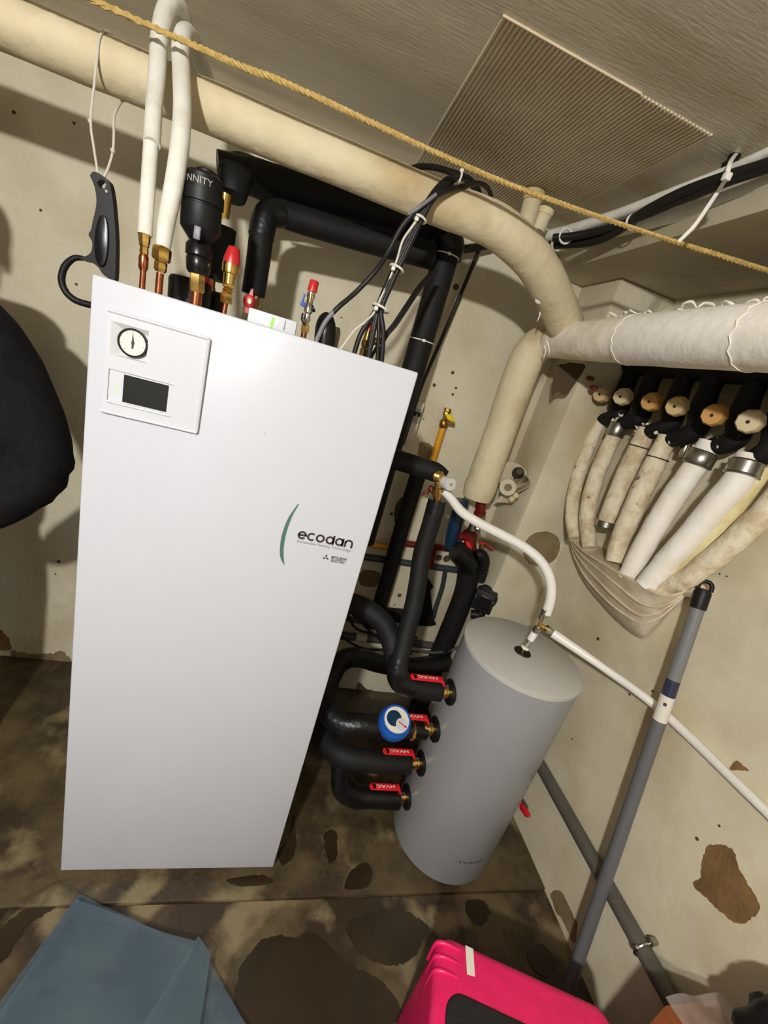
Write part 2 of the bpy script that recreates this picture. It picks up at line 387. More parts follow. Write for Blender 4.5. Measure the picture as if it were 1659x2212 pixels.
# fascia around the gauge window and the controller window
slab(fx0, fx1, sz1, gz0); slab(fx0, fx1, gz1, fz1); slab(fx0, gx0, gz0, gz1); slab(gx1, fx1, gz0, gz1)
slab(fx0, fx1, fz0, sz0); slab(fx0, sx0, sz0, sz1); slab(sx1, fx1, sz0, sz1)
fa = m.build('control_fascia', 'white_plastic', t, smooth=0)
# raised lip along the fascia edge
r = 0.003
m = MB().tube([V(fx0, -th, fz1), V(fx1, -th, fz1)], r, 8, 1).tube([V(fx1, -th, fz1), V(fx1, -th, fz0)], r, 8, 1).tube([V(fx1, -th, fz0), V(fx0, -th, fz0)], r, 8, 1)
m.build('lip', 'white_plastic', fa)
# sloped recess of the gauge
gy = -0.0005
c = V((gx0 + gx1) / 2 + 0.006, gy, (gz0 + gz1) / 2 - 0.002); gr = 0.0255
bx = (gx0 + 0.016, gx1 - 0.001, gz0 + 0.002, gz1 - 0.009)
m = MB()
O = [V(gx0, -th, gz0), V(gx1, -th, gz0), V(gx1, -th, gz1), V(gx0, -th, gz1)]
I = [V(bx[0], gy, bx[2]), V(bx[1], gy, bx[2]), V(bx[1], gy, bx[3]), V(bx[0], gy, bx[3])]
m.add(O + I, [(i, (i + 1) % 4, (i + 1) % 4 + 4, i + 4) for i in range(4)]); m.build('recess', 'recess_grey', fa, smooth=0)
MB().box(((bx[0] + bx[1]) / 2, gy, (bx[2] + bx[3]) / 2), (bx[1] - bx[0], 0.001, bx[3] - bx[2])).build('gauge_plate', 'white_plastic', fa)
c = F(288, 741, -0.004); c.y = gy; gr = 0.0245
ga = MB().lathe(c, c - V(0, 0.0075, 0), [(0, gr), (1, gr), (1.0, gr * 0.87), (0.5, gr * 0.87)], 40).build('gauge', 'black_gloss', t)
MB().lathe(c, c - V(0, 0.0056, 0), [(0, gr * 0.88), (1, gr * 0.88)], 40).build('dial', 'dial_face', ga)
c = c - V(0, 0.003, 0)
dn = MB().prism([c + V(-0.0016, -0.0028, -0.010), c + V(0.0016, -0.0028, -0.010), c + V(0.0022, -0.0028, 0), c + V(-0.0012, -0.0028, 0.018), c + V(-0.002, -0.0028, 0)], (0, -0.0004, 0))
dn.lathe(c - V(0, 0.0026, 0), c - V(0, 0.0038, 0), [(0, 0.0032), (1, 0.0028)], 14).build('needle', 'ink_dark', ga, smooth=0)
m = MB()
for k in range(9):
    a = math.radians(225 - k * 33.75); d = V(math.cos(a), 0, math.sin(a)); e = V(-math.sin(a), 0, math.cos(a))
    p = c + V(0, -0.0027, 0)
    m.prism([p + d * 0.0165 - e * 0.0004, p + d * 0.0205 - e * 0.0004, p + d * 0.0205 + e * 0.0004, p + d * 0.0165 + e * 0.0004], (0, -0.0002, 0))
m.build('scale_marks', 'ink_grey', ga, smooth=0)
# controller with screen
MB().box(((sx0 + sx1) / 2, -0.0015, (sz0 + sz1) / 2), (sx1 - sx0, 0.003, sz1 - sz0)).build('controller', 'white_plastic', fa)
q = [F(268, 808, -0.004), F(364, 834, -0.004), F(359, 890, -0.004), F(264, 868, -0.004)]
qx0, qx1 = (q[0].x + q[3].x) / 2, (q[1].x + q[2].x) / 2; qz0, qz1 = (q[2].z + q[3].z) / 2, (q[0].z + q[1].z) / 2
MB().box(((qx0 + qx1) / 2, -0.0034, (qz0 + qz1) / 2), (qx1 - qx0, 0.0012, qz1 - qz0)).build('screen', 'screen_glass', fa)
p = F(252, 836, -0.003); MB().lathe(p, p - V(0, 0.001, 0), [(0, 0.0018), (1, 0.0018)], 10).build('indicator_light', 'led_green', fa)
MB().tube([V(sx0, -th, sz0), V(sx1, -th, sz0)], 0.0028, 8, 1).build('controller_lip', 'white_plastic', fa)
# emblem: teal crescent and lettering
outer = [F(643, 1089), F(622, 1120), F(609, 1155), F(604.5, 1185), F(606, 1205), F(614, 1221)]
inner = [F(614.5, 1221), F(612.5, 1190), F(616.5, 1160), F(624, 1134), F(634, 1110), F(646, 1089)]
oc, _ = catmull(outer, 6); ic, _ = catmull(inner, 6)
m = MB(); n = len(oc); ic = list(reversed(ic))
m.add([p + V(0, -0.0006, 0) for p in oc] + [p + V(0, -0.0006, 0) for p in ic], [(i, i + 1, i + 1 + n, i + n) for i in range(n - 1)])
m.build('crescent_emblem', 'leaf_teal', t, smooth=0)
A = F(641, 1163); B = F(762, 1185)          # baseline of the large word
A.z = B.z = (A.z + B.z) / 2
W = B.x - A.x; xh = W / 6.35; Rr = xh / 2; sw = xh * 0.23
m = MB()
def arc(cx, cz, r, a0, a1, wd=sw, n=28):
    vs = []
    for i in range(n + 1):
        a = math.radians(a0 + (a1 - a0) * i / n)
        for q in (r - wd / 2, r + wd / 2): vs.append(V(cx + q * math.cos(a), -0.0006, cz + q * math.sin(a)))
    m.add(vs, [(2 * i, 2 * i + 1, 2 * i + 3, 2 * i + 2) for i in range(n)])
def bar(xa, za, xb, zb):
    d = V(xb - xa, 0, zb - za).normalized(); e = V(-d.z, 0, d.x) * (sw / 2); p, q = V(xa, -0.0006, za), V(xb, -0.0006, zb)
    m.add([p - e, q - e, q + e, p + e], [(0, 1, 2, 3)])
rc = Rr - sw / 2; z0 = A.z + Rr; adv = W / 6.15; xs = [A.x + Rr + adv * k * 1.0 for k in range(6)]
arc(xs[0], z0, rc, 0, 320); bar(xs[0] - rc, z0, xs[0] + rc + sw / 2, z0)
arc(xs[1], z0, rc, 48, 312); arc(xs[2] - adv * 0.06, z0, rc, 0, 360)
arc(xs[3], z0, rc, 0, 360); bar(xs[3] + rc, z0 - Rr, xs[3] + rc, z0 + Rr * 1.25)
arc(xs[4] + adv * 0.04, z0, rc, 0, 360); bar(xs[4] + adv * 0.04 + rc, z0 - Rr, xs[4] + adv * 0.04 + rc, z0 + Rr)
arc(xs[5] + adv * 0.08, z0, rc, 0, 180); bar(xs[5] + adv * 0.08 - rc, z0 - Rr, xs[5] + adv * 0.08 - rc, z0 + Rr * 0.5); bar(xs[5] + adv * 0.08 + rc, z0 - Rr, xs[5] + adv * 0.08 + rc, z0)
m.build('lettering', 'ink_dark', t, smooth=0)
def ptext(s, u, v, size, mat, sx=1.0, bold=0.0):
    p = F(u, v); return text(s, size, p + V(0, -0.0005, 0), (1, 0, 0), (0, 0, 1), mat, t, sx=sx, depth=0.0001, bold=bold)
ptext('Renewable Heating Technology', 641, 1171, 0.0093, 'ink_grey', sx=W / (0.0093 * 13.1) * 0.98)
ptext('MITSUBISHI', 715, 1206, 0.0098, 'ink_dark', sx=0.74, bold=0.0002); ptext('ELECTRIC', 714, 1213, 0.0098, 'ink_dark', sx=0.80, bold=0.0002)
cz = F(704, 1204); s = 0.0042; m = MB()
for a in (90, 210, 330):
    d = V(math.cos(math.radians(a)), 0, math.sin(math.radians(a))); e = V(-d.z, 0, d.x); p = cz + V(0, -0.0006, 0)
    m.add([p, p + d * s * 1.0 + e * s * 0.577, p + d * s * 2.0, p + d * s - e * s * 0.577], [(0, 1, 2, 3)])
m.build('diamond_emblem', 'ink_dark', t, smooth=0)
p = F(572, 937); MB().lathe(p, p - V(0, 0.0005, 0), [(0, 0.0012), (1, 0.0012)], 8).build('chip', 'ink_grey', t)

# ------------------------------------------------------------------ things standing on the unit
TOP = UT - 0.012
def down_to_top(p): return V(p.x, p.y, TOP)
def linepx(a, b, y, y2=None): return at(*a, y=y), at(*b, y=y if y2 is None else y2)
def rod(parent, name, mat, A, B, prof, seg=20, px=True, rot=0.0):
    return MB().lathe(A, B, [(q, rp(r, A) if px else r) for q, r in prof], seg, rot).build(name, mat, parent)

# two white foam insulated refrigerant lines over brass flare nuts
yh = 0.14
t = thing('insulated_line', 'white foam sleeved line on the left, looping over the lagged pipe', 'pipe', down_to_top(at(308, 612, y=yh)))
a = at(308, 612, y=yh); MB().lathe(V(a.x, a.y, TOP), at(311, 560, y=yh), [(0, rp(6, a)), (1, rp(6, a))], 14).build('copper_pipe', 'copper', t)
rod(t, 'crimp', 'copper', at(309, 585, y=yh), at(311, 548, y=yh), [(0, 6.5), (0.2, 9.5), (0.8, 9.5), (1, 7)])
rod(t, 'flare_nut', 'brass', at(311, 549, y=yh), at(312, 524, y=yh), [(0, 8), (0.15, 9), (0.6, 8), (0.7, 10), (1, 10)], 6)
rod(t, 'flare_nut', 'brass', at(312, 524, y=yh), at(312, 503, y=yh), [(0, 11.5), (0.9, 12), (1, 10)], 6)
p1 = [at(313, 508, y=yh), at(318, 430, y=0.15), at(323, 360, y=0.17), at(326, 312, y=0.18)]
p2 = [at(328, 312, y=0.178), at(333, 230, y=0.225), at(340, 150, y=0.27), at(345, 75, y=0.30), at(356, 25, y=0.325), at(376, 6, y=0.35), at(396, 30, y=0.39), at(404, 75, y=0.44), at(420, 130, y=0.50), at(440, 180, y=0.56)]
MB().tube(p1, [rp(14.5, p1[0])] * 4, 16, 5, 0.03, 60).build('foam_sleeve', 'foam_white', t)
MB().tube(p2, [rp(17, p2[0]), rp(17, p2[0])] + [rp(18, p2[0])] * 8, 16, 5, 0.03, 60).build('foam_sleeve', 'foam_white', t)
t = thing('insulated_line', 'white foam sleeved line nearest the black separator, curving over the lagged pipe', 'pipe', down_to_top(at(343, 628, y=yh)))
a = at(343, 628, y=yh); MB().lathe(V(a.x, a.y, TOP), at(346, 590, y=yh), [(0, rp(7.5, a)), (1, rp(7.5, a))], 14).build('copper_pipe', 'copper', t)
rod(t, 'flare_nut', 'brass', at(346, 588, y=yh), at(348, 562, y=yh), [(0, 9.5), (0.2, 13), (0.8, 13), (1, 10)], 6)
rod(t, 'flare_nut', 'brass', at(348, 564, y=yh), at(351, 533, y=yh), [(0, 16), (0.15, 19), (0.85, 19), (1, 15)], 6)
p1 = [at(352, 536, y=yh), at(360, 480, y=0.15), at(373, 415, y=0.16), at(388, 320, y=0.18), at(394, 240, y=0.225), at(392, 160, y=0.27), at(390, 105, y=0.30), at(400, 72, y=0.34), at(418, 88, y=0.40), at(436, 140, y=0.47), at(452, 190, y=0.54)]
MB().tube(p1, [rp(15, p1[0]), rp(17, p1[0])] + [rp(18.5, p1[0])] * 9, 16, 6, 0.025, 60).build('foam_sleeve', 'foam_white', t)

# black cylinder separator with lettering
ys = 0.20
t = thing('dirt_separator', 'black plastic dirt separator with white lettering on a copper pipe', 'separator', down_to_top(at(424, 650, y=ys)))
a = at(424, 650, y=ys)
MB().lathe(V(a.x, a.y, TOP), at(425, 628, y=ys), [(0, rp(12, a)), (1, rp(12, a))], 16).build('copper_pipe', 'copper', t)
rod(t, 'hex_nut', 'brass', at(425, 632, y=ys), at(427, 588, y=ys), [(0, 13), (0.08, 16), (0.9, 16), (1, 15)], 6, rot=0.4)
rod(t, 'collar', 'black_gloss', at(428, 592, y=ys), at(431, 520, y=ys), [(0, 20), (0.1, 24), (0.45, 25), (0.5, 23), (0.55, 27), (0.85, 26), (1, 18)], 24)
body_a, body_b = at(431, 524, y=ys), at(441, 378, y=ys)
rod(t, 'body', 'black_plastic', body_a, body_b, [(0, 14), (0.02, 22), (0.17, 38), (0.20, 40), (0.53, 40), (0.54, 38.5), (0.56, 38.5), (0.57, 42.5), (0.74, 42), (0.75, 37.5), (0.96, 37), (1.0, 32)], 36)
rod(t, 'cap', 'black_plastic', at(446, 381, y=ys + 0.005), at(447, 368, y=ys + 0.005), [(0, 22), (0.7, 22), (1, 18)], 24)
q = at(426, 503, y=ys - 0.042); MB().box(q, (0.013, 0.006, 0.024)).build('drain_tab', 'cable_grey', t, bevel=0.002)
ax = (body_b - body_a).normalized(); cc = body_a.lerp(body_b, 0.80); rr = rp(37.3, body_a)
vd = (CAM - cc); vd = (vd - ax * vd.dot(ax)).normalized(); sd = ax.cross(vd).normalized()
if sd.dot(right) < 0: sd = -sd
def wrapf(x, y, z):
    an = x / rr - 1.62
    return cc + ax * y + (vd * math.cos(an) + sd * math.sin(an)) * (rr + 0.0006)
text('TRINNITY', 0.0165, (0, 0, 0), (1, 0, 0), (0, 0, 1), 'white_tie', t, wrap=wrapf, depth=0.0001, sx=1.02)

# safety valve with red cap
yv = 0.22
t = thing('safety_valve', 'brass safety valve with conical red cap beside the black separator', 'valve', down_to_top(at(486, 672, y=yv)))
a = at(484, 672, y=yv); MB().lathe(V(a.x, a.y, TOP), at(488, 650, y=yv), [(0, rp(5.5, a)), (1, rp(5.5, a))], 12).build('copper_pipe', 'copper', t)
rod(t, 'hex_nut', 'brass', at(488, 655, y=yv), at(491, 632, y=yv), [(0, 11), (0.1, 13), (0.9, 13), (1, 9)], 6)
rod(t, 'olive_nut', 'brass', at(491, 634, y=yv), at(494, 614, y=yv), [(0, 8), (0.3, 12), (0.5, 9), (0.7, 13), (1, 13)], 6)
rod(t, 'body', 'brass', at(494, 616, y=yv), at(500, 568, y=yv), [(0, 12), (0.5, 13), (0.55, 17), (0.9, 18), (1, 17)], 20)
rod(t, 'cap', 'red_cap', at(500, 570, y=yv), at(506, 534, y=yv), [(0, 18), (0.2, 18), (0.95, 12), (1, 10)], 12)

# ball valves with red butterfly handles below the black sleeves
def red_valve(label, base, top, y, hp, wpx):
    t = thing('ball_valve', label, 'valve', down_to_top(at(*base, y=y)), 'red handled valves on top of the unit')
    a = at(*base, y=y); b = at(*top, y=y)
    MB().lathe(V(a.x, a.y, TOP), b, [(0, rp(wpx * 0.9, a)), (0.3, rp(wpx * 0.9, a)), (0.32, rp(wpx, a)), (0.5, rp(wpx * 1.2, a)), (0.75, rp(wpx * 1.2, a)), (0.8, rp(wpx, a)), (1, rp(wpx, a))], 8).build('body', 'brass_dull', t)
    h = at(*hp, y=y - 0.03); k = rp(1, h)
    hd = MB().lathe(h, h - V(0, 0.008, 0), [(0, 14 * k), (0.7, 14 * k), (1, 10 * k)], 16)
    hd.prism([h + V(-5 * k, -0.006, 8 * k), h + V(5 * k, -0.006, 8 * k), h + V(3 * k, -0.006, 26 * k), h + V(-1 * k, -0.006, 26 * k)], (0, 0.006, 0))
    hd.prism([h + V(-7 * k, -0.006, -8 * k), h + V(4 * k, -0.006, -8 * k), h + V(0, -0.006, -24 * k), h + V(-8 * k, -0.006, -24 * k)], (0, 0.006, 0))
    hd.build('handle', 'red_plastic', t)
    MB().lathe(h - V(0, 0.0075, 0), h - V(0, 0.011, 0), [(0, 5 * k), (1, 4 * k)], 10).build('screw', 'brass', t)
    MB().lathe(h + V(0, 0.03, 0), h, [(0, 6 * k), (1, 6 * k)], 10).build('stem', 'brass', t)
red_valve('small red handled brass valve half hidden behind the black separator', (448, 655), (456, 600), 0.40, (444, 616), 10)
red_valve('red handled brass valve under the bent black sleeve beside the white strip', (545, 690), (553, 632), 0.49, (540, 652), 10)

# black foam sleeves rising from the unit
t = thing('foam_pipe', 'thick black foam sleeved pipe rising behind the separator and running right under the lagged pipe', 'pipe', at(470, 610, y=0.42))
p = [at(465, 606, y=0.42), at(478, 490, y=0.42)]
MB().tube(p, [rp(30, p[0])] * 2, 24, 1).build('riser_sleeve', 'foam_black', t)
p = [at(480, 470, y=0.43), at(488, 420, y=0.43)]; MB().tube(p, rp(14, p[0]), 14, 1).build('union', 'brass', t)
p = [at(500, 425, y=0.45), at(505, 398, y=0.46), at(512, 375, y=0.50), at(545, 382, y=0.55), at(600, 402, y=0.60), at(700, 428, y=0.63), at(830, 463, y=0.645), at(985, 507, y=0.65)]
MB().tube(p, [rp(30, p[0]), rp(34, p[0]), rp(38, p[0]), rp(38, p[0])] + [rp(36, p[5])] * 4, 24, 5).build('cross_sleeve', 'foam_black', t)
p = [at(470, 352, y=0.47), at(535, 366, y=0.49)]; MB().tube(p, rp(24, p[0]), 20, 1).build('end_wrap', 'tape_black', t)
t = thing('foam_pipe', 'black foam sleeved pipe with a taped elbow, lower of the two cross runs', 'pipe', at(545, 640, y=0.50))
p = [at(547, 637, y=0.50), at(557, 570, y=0.50), at(565, 505, y=0.50)]; MB().tube(p, [rp(24.5, p[0])] * 3, 24, 2).build('drop_sleeve', 'foam_black', t)
p = [at(564, 512, y=0.50), at(571, 478, y=0.505), at(583, 461, y=0.515), at(612, 462, y=0.53)]; MB().tube(p, rp(27, p[0]), 24, 5, 0.02, 40).build('elbow_wrap', 'tape_black', t)
p = [at(606, 461, y=0.53), at(680, 484, y=0.55), at(800, 518, y=0.57), at(935, 553, y=0.58)]; MB().tube(p, [rp(26, p[0]), rp(27, p[1]), rp(27, p[2]), rp(27, p[3])], 24, 4).build('cross_sleeve', 'foam_black', t)
p = [at(585, 432, y=0.55), at(760, 487, y=0.585), at(950, 545, y=0.60)]; MB().tube(p, rp(3, p[0]), 8, 3).build('seam_strip', 'tape_black', t)
# riser down the right side of the unit
t = thing('foam_pipe', 'straight black foam riser with two white cable ties at the unit\'s right corner', 'pipe', at(892, 792, y=0.60))
top, bot = at(970, 530, y=0.60), at(896, 790, y=0.60)
d = (bot - top); bot2 = V(bot.x, bot.y, 0.95)
MB().tube([top, bot2], rp(28, top), 28, 1).build('sleeve', 'foam_black', t)
p = [at(962, 500, y=0.59), at(972, 535, y=0.60), at(967, 552, y=0.60)]; MB().tube(p, rp(31, top), 24, 4, 0.04, 40).build('taped_joint', 'tape_black', t)
for (u, v) in ((964, 554), (915, 738)):
    c0 = at(u, v, y=0.60); c0 = V(top.x, top.y, c0.z); rr = rp(28, top) + 0.002
    pts = [c0 + V(math.cos(2 * PI * k / 24) * rr, math.sin(2 * PI * k / 24) * rr, 0) for k in range(24)]
    MB().tube(pts, 0.0022, 6, 1, closed=True, flat=1).build('cable_tie', 'white_tie', t)
    h = c0 + (CAM - c0).normalized() * rr; MB().box(V(h.x + 0.008, h.y, c0.z), (0.009, 0.007, 0.009)).build('tie_head', 'white_tie', t, bevel=0.001)

# white plastic strip lying on the unit
A, B = at(535, 684, y=0.06), at(634, 715, y=0.06); c = (A + B) / 2
t = thing('marking_strip', 'white plastic strip with a green mark lying on the unit', 'strip', V(c.x, c.y, TOP))
zt = (at(537, 666, y=0.06).z + at(634, 690, y=0.06).z) / 2
xa, xb = A.x, B.x + 0.004
MB().box(((xa + xb) / 2, 0.075, (TOP + zt) / 2), (xb - xa, 0.03, zt - TOP)).build('body', 'white_plastic', t, bevel=0.002)
for f, mt, wd, z_ in ((0.5, 'green_mark', 0.005, 0.4), (0.76, 'ink_grey', 0.002, 0.35), (0.22, 'ink_grey', 0.004, 0.8)):
    MB().box((xa + (xb - xa) * f, 0.0595, zt - (zt - TOP) * z_), (wd, 0.001, (zt - TOP) * (0.5 if z_ < 0.5 else 0.15))).build('mark', mt, t)

# chrome filling valve with red cap and blue tap
yv = 0.26
t = thing('filling_valve', 'chrome valve with red cap and small blue lever on the unit', 'valve', down_to_top(at(657, 725, y=yv)))
a = at(656, 728, y=yv); MB().lathe(V(a.x, a.y, TOP), at(658, 712, y=yv), [(0, rp(6, a)), (1, rp(6, a))], 12).build('copper_pipe', 'copper', t)
rod(t, 'hex_nut', 'brass', at(658, 718, y=yv), at(662, 692, y=yv), [(0, 8), (0.1, 10), (0.6, 10), (0.65, 6), (1, 6)], 6)
rod(t, 'body', 'chrome', at(661, 697, y=yv), at(673, 632, y=yv), [(0, 5), (0.1, 8), (0.3, 6), (0.35, 9), (0.55, 9), (0.6, 7), (0.8, 7), (0.85, 9), (1, 8)], 16)
rod(t, 'inner_tube', 'brass', at(669, 653, y=yv - 0.012), at(672, 634, y=yv - 0.012), [(0, 3.5), (1, 3.5)], 10)
rod(t, 'cap', 'red_cap', at(674, 630, y=yv), at(680, 606, y=yv), [(0, 10.5), (0.9, 10), (1, 8)], 14)
h = at(654, 650, y=yv); k = rp(1, h)
MB().prism([h + V(-4 * k, -0.004, -9 * k), h + V(7 * k, -0.004, -12 * k), h + V(9 * k, -0.004, -4 * k), h + V(2 * k, -0.004, 0), h + V(3 * k, -0.004, 14 * k), h + V(-1 * k, -0.004, 15 * k)], (0, 0.008, 0)).build('lever', 'blue_handle', t, bevel=0.001)
p = at(664, 672, y=yv); MB().lathe(p, at(679, 666, y=yv), [(0, rp(4, p)), (0.6, rp(4, p)), (0.65, rp(7, p)), (1, rp(7, p))], 12).build('side_port', 'black_plastic', t)
p = [at(654, 676, y=yv - 0.01), at(652, 690, y=yv - 0.01), at(658, 702, y=yv - 0.01)]; MB().tube(p, rp(2, p[0]), 8, 4).build('wire_clip', 'black_plastic', t)

# domed black cap with a grey flange
yv = 0.30
t = thing('domed_cap', 'black rubber dome over a grey flange on top of the unit', 'cap', down_to_top(at(712, 745, y=yv)))
a = at(704, 742, y=yv); b = at(706, 674, y=yv)
MB().lathe(V(a.x, a.y, TOP), b, [(0, rp(22, a)), (0.4, rp(23, a)), (0.6, rp(22, a)), (0.75, rp(19.5, a)), (0.88, rp(15, a)), (0.97, rp(8, a)), (1, rp(2, a))], 24).build('dome', 'black_gloss', t)
b = at(722, 705, y=yv + 0.03); a = V(b.x, b.y, TOP); MB().lathe(a, b, [(0, rp(17, b)), (0.8, rp(17, b)), (1, rp(13, b))], 20).build('flange', 'steel', t)
# relief valve with small red cap
yv = 0.30
t = thing('relief_valve', 'small brass relief valve with red cap among the black cables', 'valve', down_to_top(at(786, 765, y=yv)))
a = at(784, 765, y=yv)
MB().lathe(V(a.x, a.y, TOP), at(790, 735, y=yv), [(0, rp(8, a)), (0.6, rp(9, a)), (0.62, rp(6, a)), (0.8, rp(9, a)), (1, rp(9, a))], 6).build('nut', 'brass', t)
rod(t, 'body', 'brass', at(790, 742, y=yv), at(797, 712, y=yv), [(0, 6), (0.3, 8), (0.7, 7), (1, 8)], 16)
p = at(794, 735, y=yv); MB().lathe(p, at(814, 738, y=yv), [(0, rp(5, p)), (0.6, rp(5, p)), (0.62, rp(8, p)), (1, rp(8, p))], 14).build('outlet', 'brass_dull', t)
rod(t, 'cap', 'red_cap', at(797, 714, y=yv), at(802, 698, y=yv), [(0, 8.5), (0.9, 7), (1, 6)], 12)
# black vessel behind, low
t = thing('vessel_collar', 'low black rubber collar behind the copper pipe of the separator', 'collar', down_to_top(at(400, 630, y=0.30)))
a = at(410, 650, y=0.30); MB().lathe(V(a.x, a.y, TOP), at(412, 603, y=0.30), [(0, rp(42, a)), (0.9, rp(42, a)), (1, rp(38, a))], 28).build('collar', 'black_plastic', t)
a = at(470, 655, y=0.36); b = at(472, 632, y=0.36); MB().lathe(V(a.x, a.y, TOP), b, [(0, rp(18, a)), (0.8, rp(18, a)), (1, rp(12, a))], 20).build('stub', 'black_plastic', t)

# ------------------------------------------------------------------ big lagged pipe
YP, ZP, RP = 0.36, 2.0042, 0.0477
t = LP = thing('lagged_pipe', 'thick cream cloth lagged heating pipe crossing under the ceiling and teeing at the corner', 'pipe', (0.4, YP, ZP))
p0 = V(0.66, YP, ZP)
MB().tube([V(-2.25, YP, ZP), V(-1.0, YP, ZP), V(-0.3, YP, ZP), V(0.2, YP, ZP), V(0.45, YP, ZP), p0], [RP * 1.02, RP, RP, RP * 1.0, RP, RP], 28, 10, 0.03, 9).build('main_run', 'lagging', t)
pb = [V(0.55, YP, ZP), V(0.64, YP, ZP), at(1020, 466, y=0.362), at(1087, 500, y=0.38), at(1150, 560, y=0.42), at(1190, 627, y=0.475), at(1216, 690, y=0.535), at(1226, 722, y=0.565)]
MB().tube(pb, [RP * 0.97, RP * 1.02, 0.0505, 0.0525, 0.054, 0.056, 0.058, 0.058], 28, 7, 0.03, 12).build('bend', 'lagging', t)
XBR = 1.205; ZBR = 1.842
MB().tube([V(XBR, 0.66, ZBR), V(XBR, 0.40, ZBR), V(XBR, 0.20, ZBR)], [0.056, 0.060, 0.061], 28, 8, 0.03, 14).build('branch_run', 'lagging_white', t)
MB().tube([V(XBR, 0.235, ZBR), V(XBR, 0.1, ZBR), V(XBR, -0.3, ZBR), V(XBR, -1.0, ZBR), V(XBR, -2.0, ZBR)], [0.065, 0.0645, 0.064, 0.064, 0.064], 28, 8, 0.02, 10).build('branch_jacket', 'lagging_clean', t)
MB().tube([V(XBR + 0.002, 0.56, ZBR), V(XBR - 0.005, 0.64, ZBR), V(1.168, 0.683, ZBR - 0.035), V(1.158, 0.69, 1.72), V(1.162, 0.69, 1.50), V(1.165, 0.69, 1.262)], [0.056, 0.057, 0.062, 0.064, 0.063, 0.064], 28, 7, 0.04, 12).build('drop_leg', 'lagging', t)
MB().tube([V(1.165, 0.69, 1.270), V(1.165, 0.69, 1.235), V(1.166, 0.69, 1.198)], [0.066, 0.0655, 0.058], 28, 3, 0.02, 20).build('end_cuff', 'lagging', t)
# torn cloth hanging at the bend and frayed bits along the branch
a = at(1155, 640, y=0.46)
MB().tube([at(1157, 628, y=0.46), at(1163, 648, y=0.46), at(1172, 655, y=0.46)], [0.008, 0.010, 0.004], 8, 4, 0.3, 80).build('torn_cloth', 'lagging_clean', t)
for (u, v, u2, v2) in ((1166, 665, 1160, 695), (1172, 672, 1182, 690), (1176, 745, 1175, 772), (1180, 735, 1186, 768)):
    MB().tube([at(u, v, y=0.5), at((u + u2) / 2 + 3, (v + v2) / 2, y=0.5), at(u2, v2, y=0.5)], [0.003, 0.0022, 0.0008], 6, 3, 0.3, 80).build('frayed_cloth', 'lagging_clean', t)
for k in range(16):
    y = 0.35 - k * 0.045; p = V(XBR - 0.01 + random.uniform(-.02, .02), y, ZBR + 0.062)
    MB().tube([p, p + V(random.uniform(-.01, .01), -0.01, 0.008), p + V(random.uniform(-.015, .015), -0.03, random.uniform(0, 0.012)), p + V(0, -0.045, -0.004)], [0.002, 0.003, 0.003, 0.001], 6, 4, 0.3, 90).build('frayed_cloth', 'lagging_clean', t)
# seam band on the branch
for y in (0.225, -0.12):
    pts = [V(XBR + 0.0655 * math.cos(2 * PI * k / 28), y + 0.004 * math.sin(3 * k), ZBR + 0.0655 * math.sin(2 * PI * k / 28)) for k in range(28)]
    MB().tube(pts, 0.0012, 6, 1, closed=True).build('cloth_band', 'lagging_white', t)

# two capped stubs against the ceiling behind the bend
for lab, a, b, r in (('taller capped lagged stub rising behind the pipe bend', (1135, 488), (1156, 412), 19), ('shorter capped lagged stub rising behind the pipe bend', (1160, 500), (1180, 452), 16)):
    A, B = at(*a, y=0.62), at(*b, y=0.62)
    s = thing('pipe_stub', lab, 'pipe', A, 'lagged stubs behind the bend')
    MB().lathe(A, B, [(0, rp(r, A)), (0.75, rp(r, A))], 18).build('sleeve', 'lagging', s)
    MB().lathe(A, B, [(0.7, rp(r + 2.5, A)), (0.97, rp(r + 2.5, A)), (1, rp(r, A))], 18).build('cap', 'lagging_yellow', s)

# ------------------------------------------------------------------ yellow rope strung across the room
ends = [V(-2.28, 0.24, 2.06), at(200, 0, z=2.046), at(640, 190, z=2.044), at(1130, 410, z=2.044), at(1659, 585, z=2.046), V(1.595, 0.03, 2.05)]
P, _ = catmull(ends, 60); m = MB()
L = [0.0]
for i in range(1, len(P)): L.append(L[-1] + (P[i] - P[i - 1]).length)
for s in range(3):
    pts = []
    for i, p in enumerate(P):
        a = L[i] / 0.034 * 2 * PI + s * 2 * PI / 3; pts.append(p + V(0, math.cos(a), math.sin(a)) * 0.0030)
    m.tube(pts, 0.0036, 6, 1)
# one more twist resolution is carried by the three strands
tag(m.build('rope', 'rope_yellow'), 'yellow twisted rope strung taut across under the ceiling', 'rope')

# ------------------------------------------------------------------ saw handle hanging on white strings
ysw = 0.28
t = thing('hand_saw', 'black plastic saw handle hanging on white string from the lagged pipe', 'saw', at(225, 590, y=ysw))
out = [(194, 379), (200, 371), (209, 372), (222, 380), (234, 390), (239, 405), (243, 430), (246, 462), (249, 500), (250, 540), (248, 602), (240, 604), (222, 592), (212, 577), (196, 566), (178, 562), (173, 555), (186, 553), (196, 545), (199, 532), (198, 520), (191, 507), (197, 495), (200, 478), (204, 462), (208, 440), (207, 418), (203, 400)]
hole = [(210, 394), (217, 387), (226, 390), (229, 399), (226, 407), (216, 406)]
bm = bmesh.new(); es = []
og = ORG[t.name]
for loop in (out, hole):
    P, _ = catmull([at(u, v, y=ysw) - og for u, v in loop + loop[:1]], 3 if loop is out else 1)
    vs = [bm.verts.new(p) for p in P[:-1]]
    es += [bm.edges.new((vs[i], vs[(i + 1) % len(vs)])) for i in range(len(vs))]
bmesh.ops.triangle_fill(bm, use_beauty=True, use_dissolve=False, edges=es)
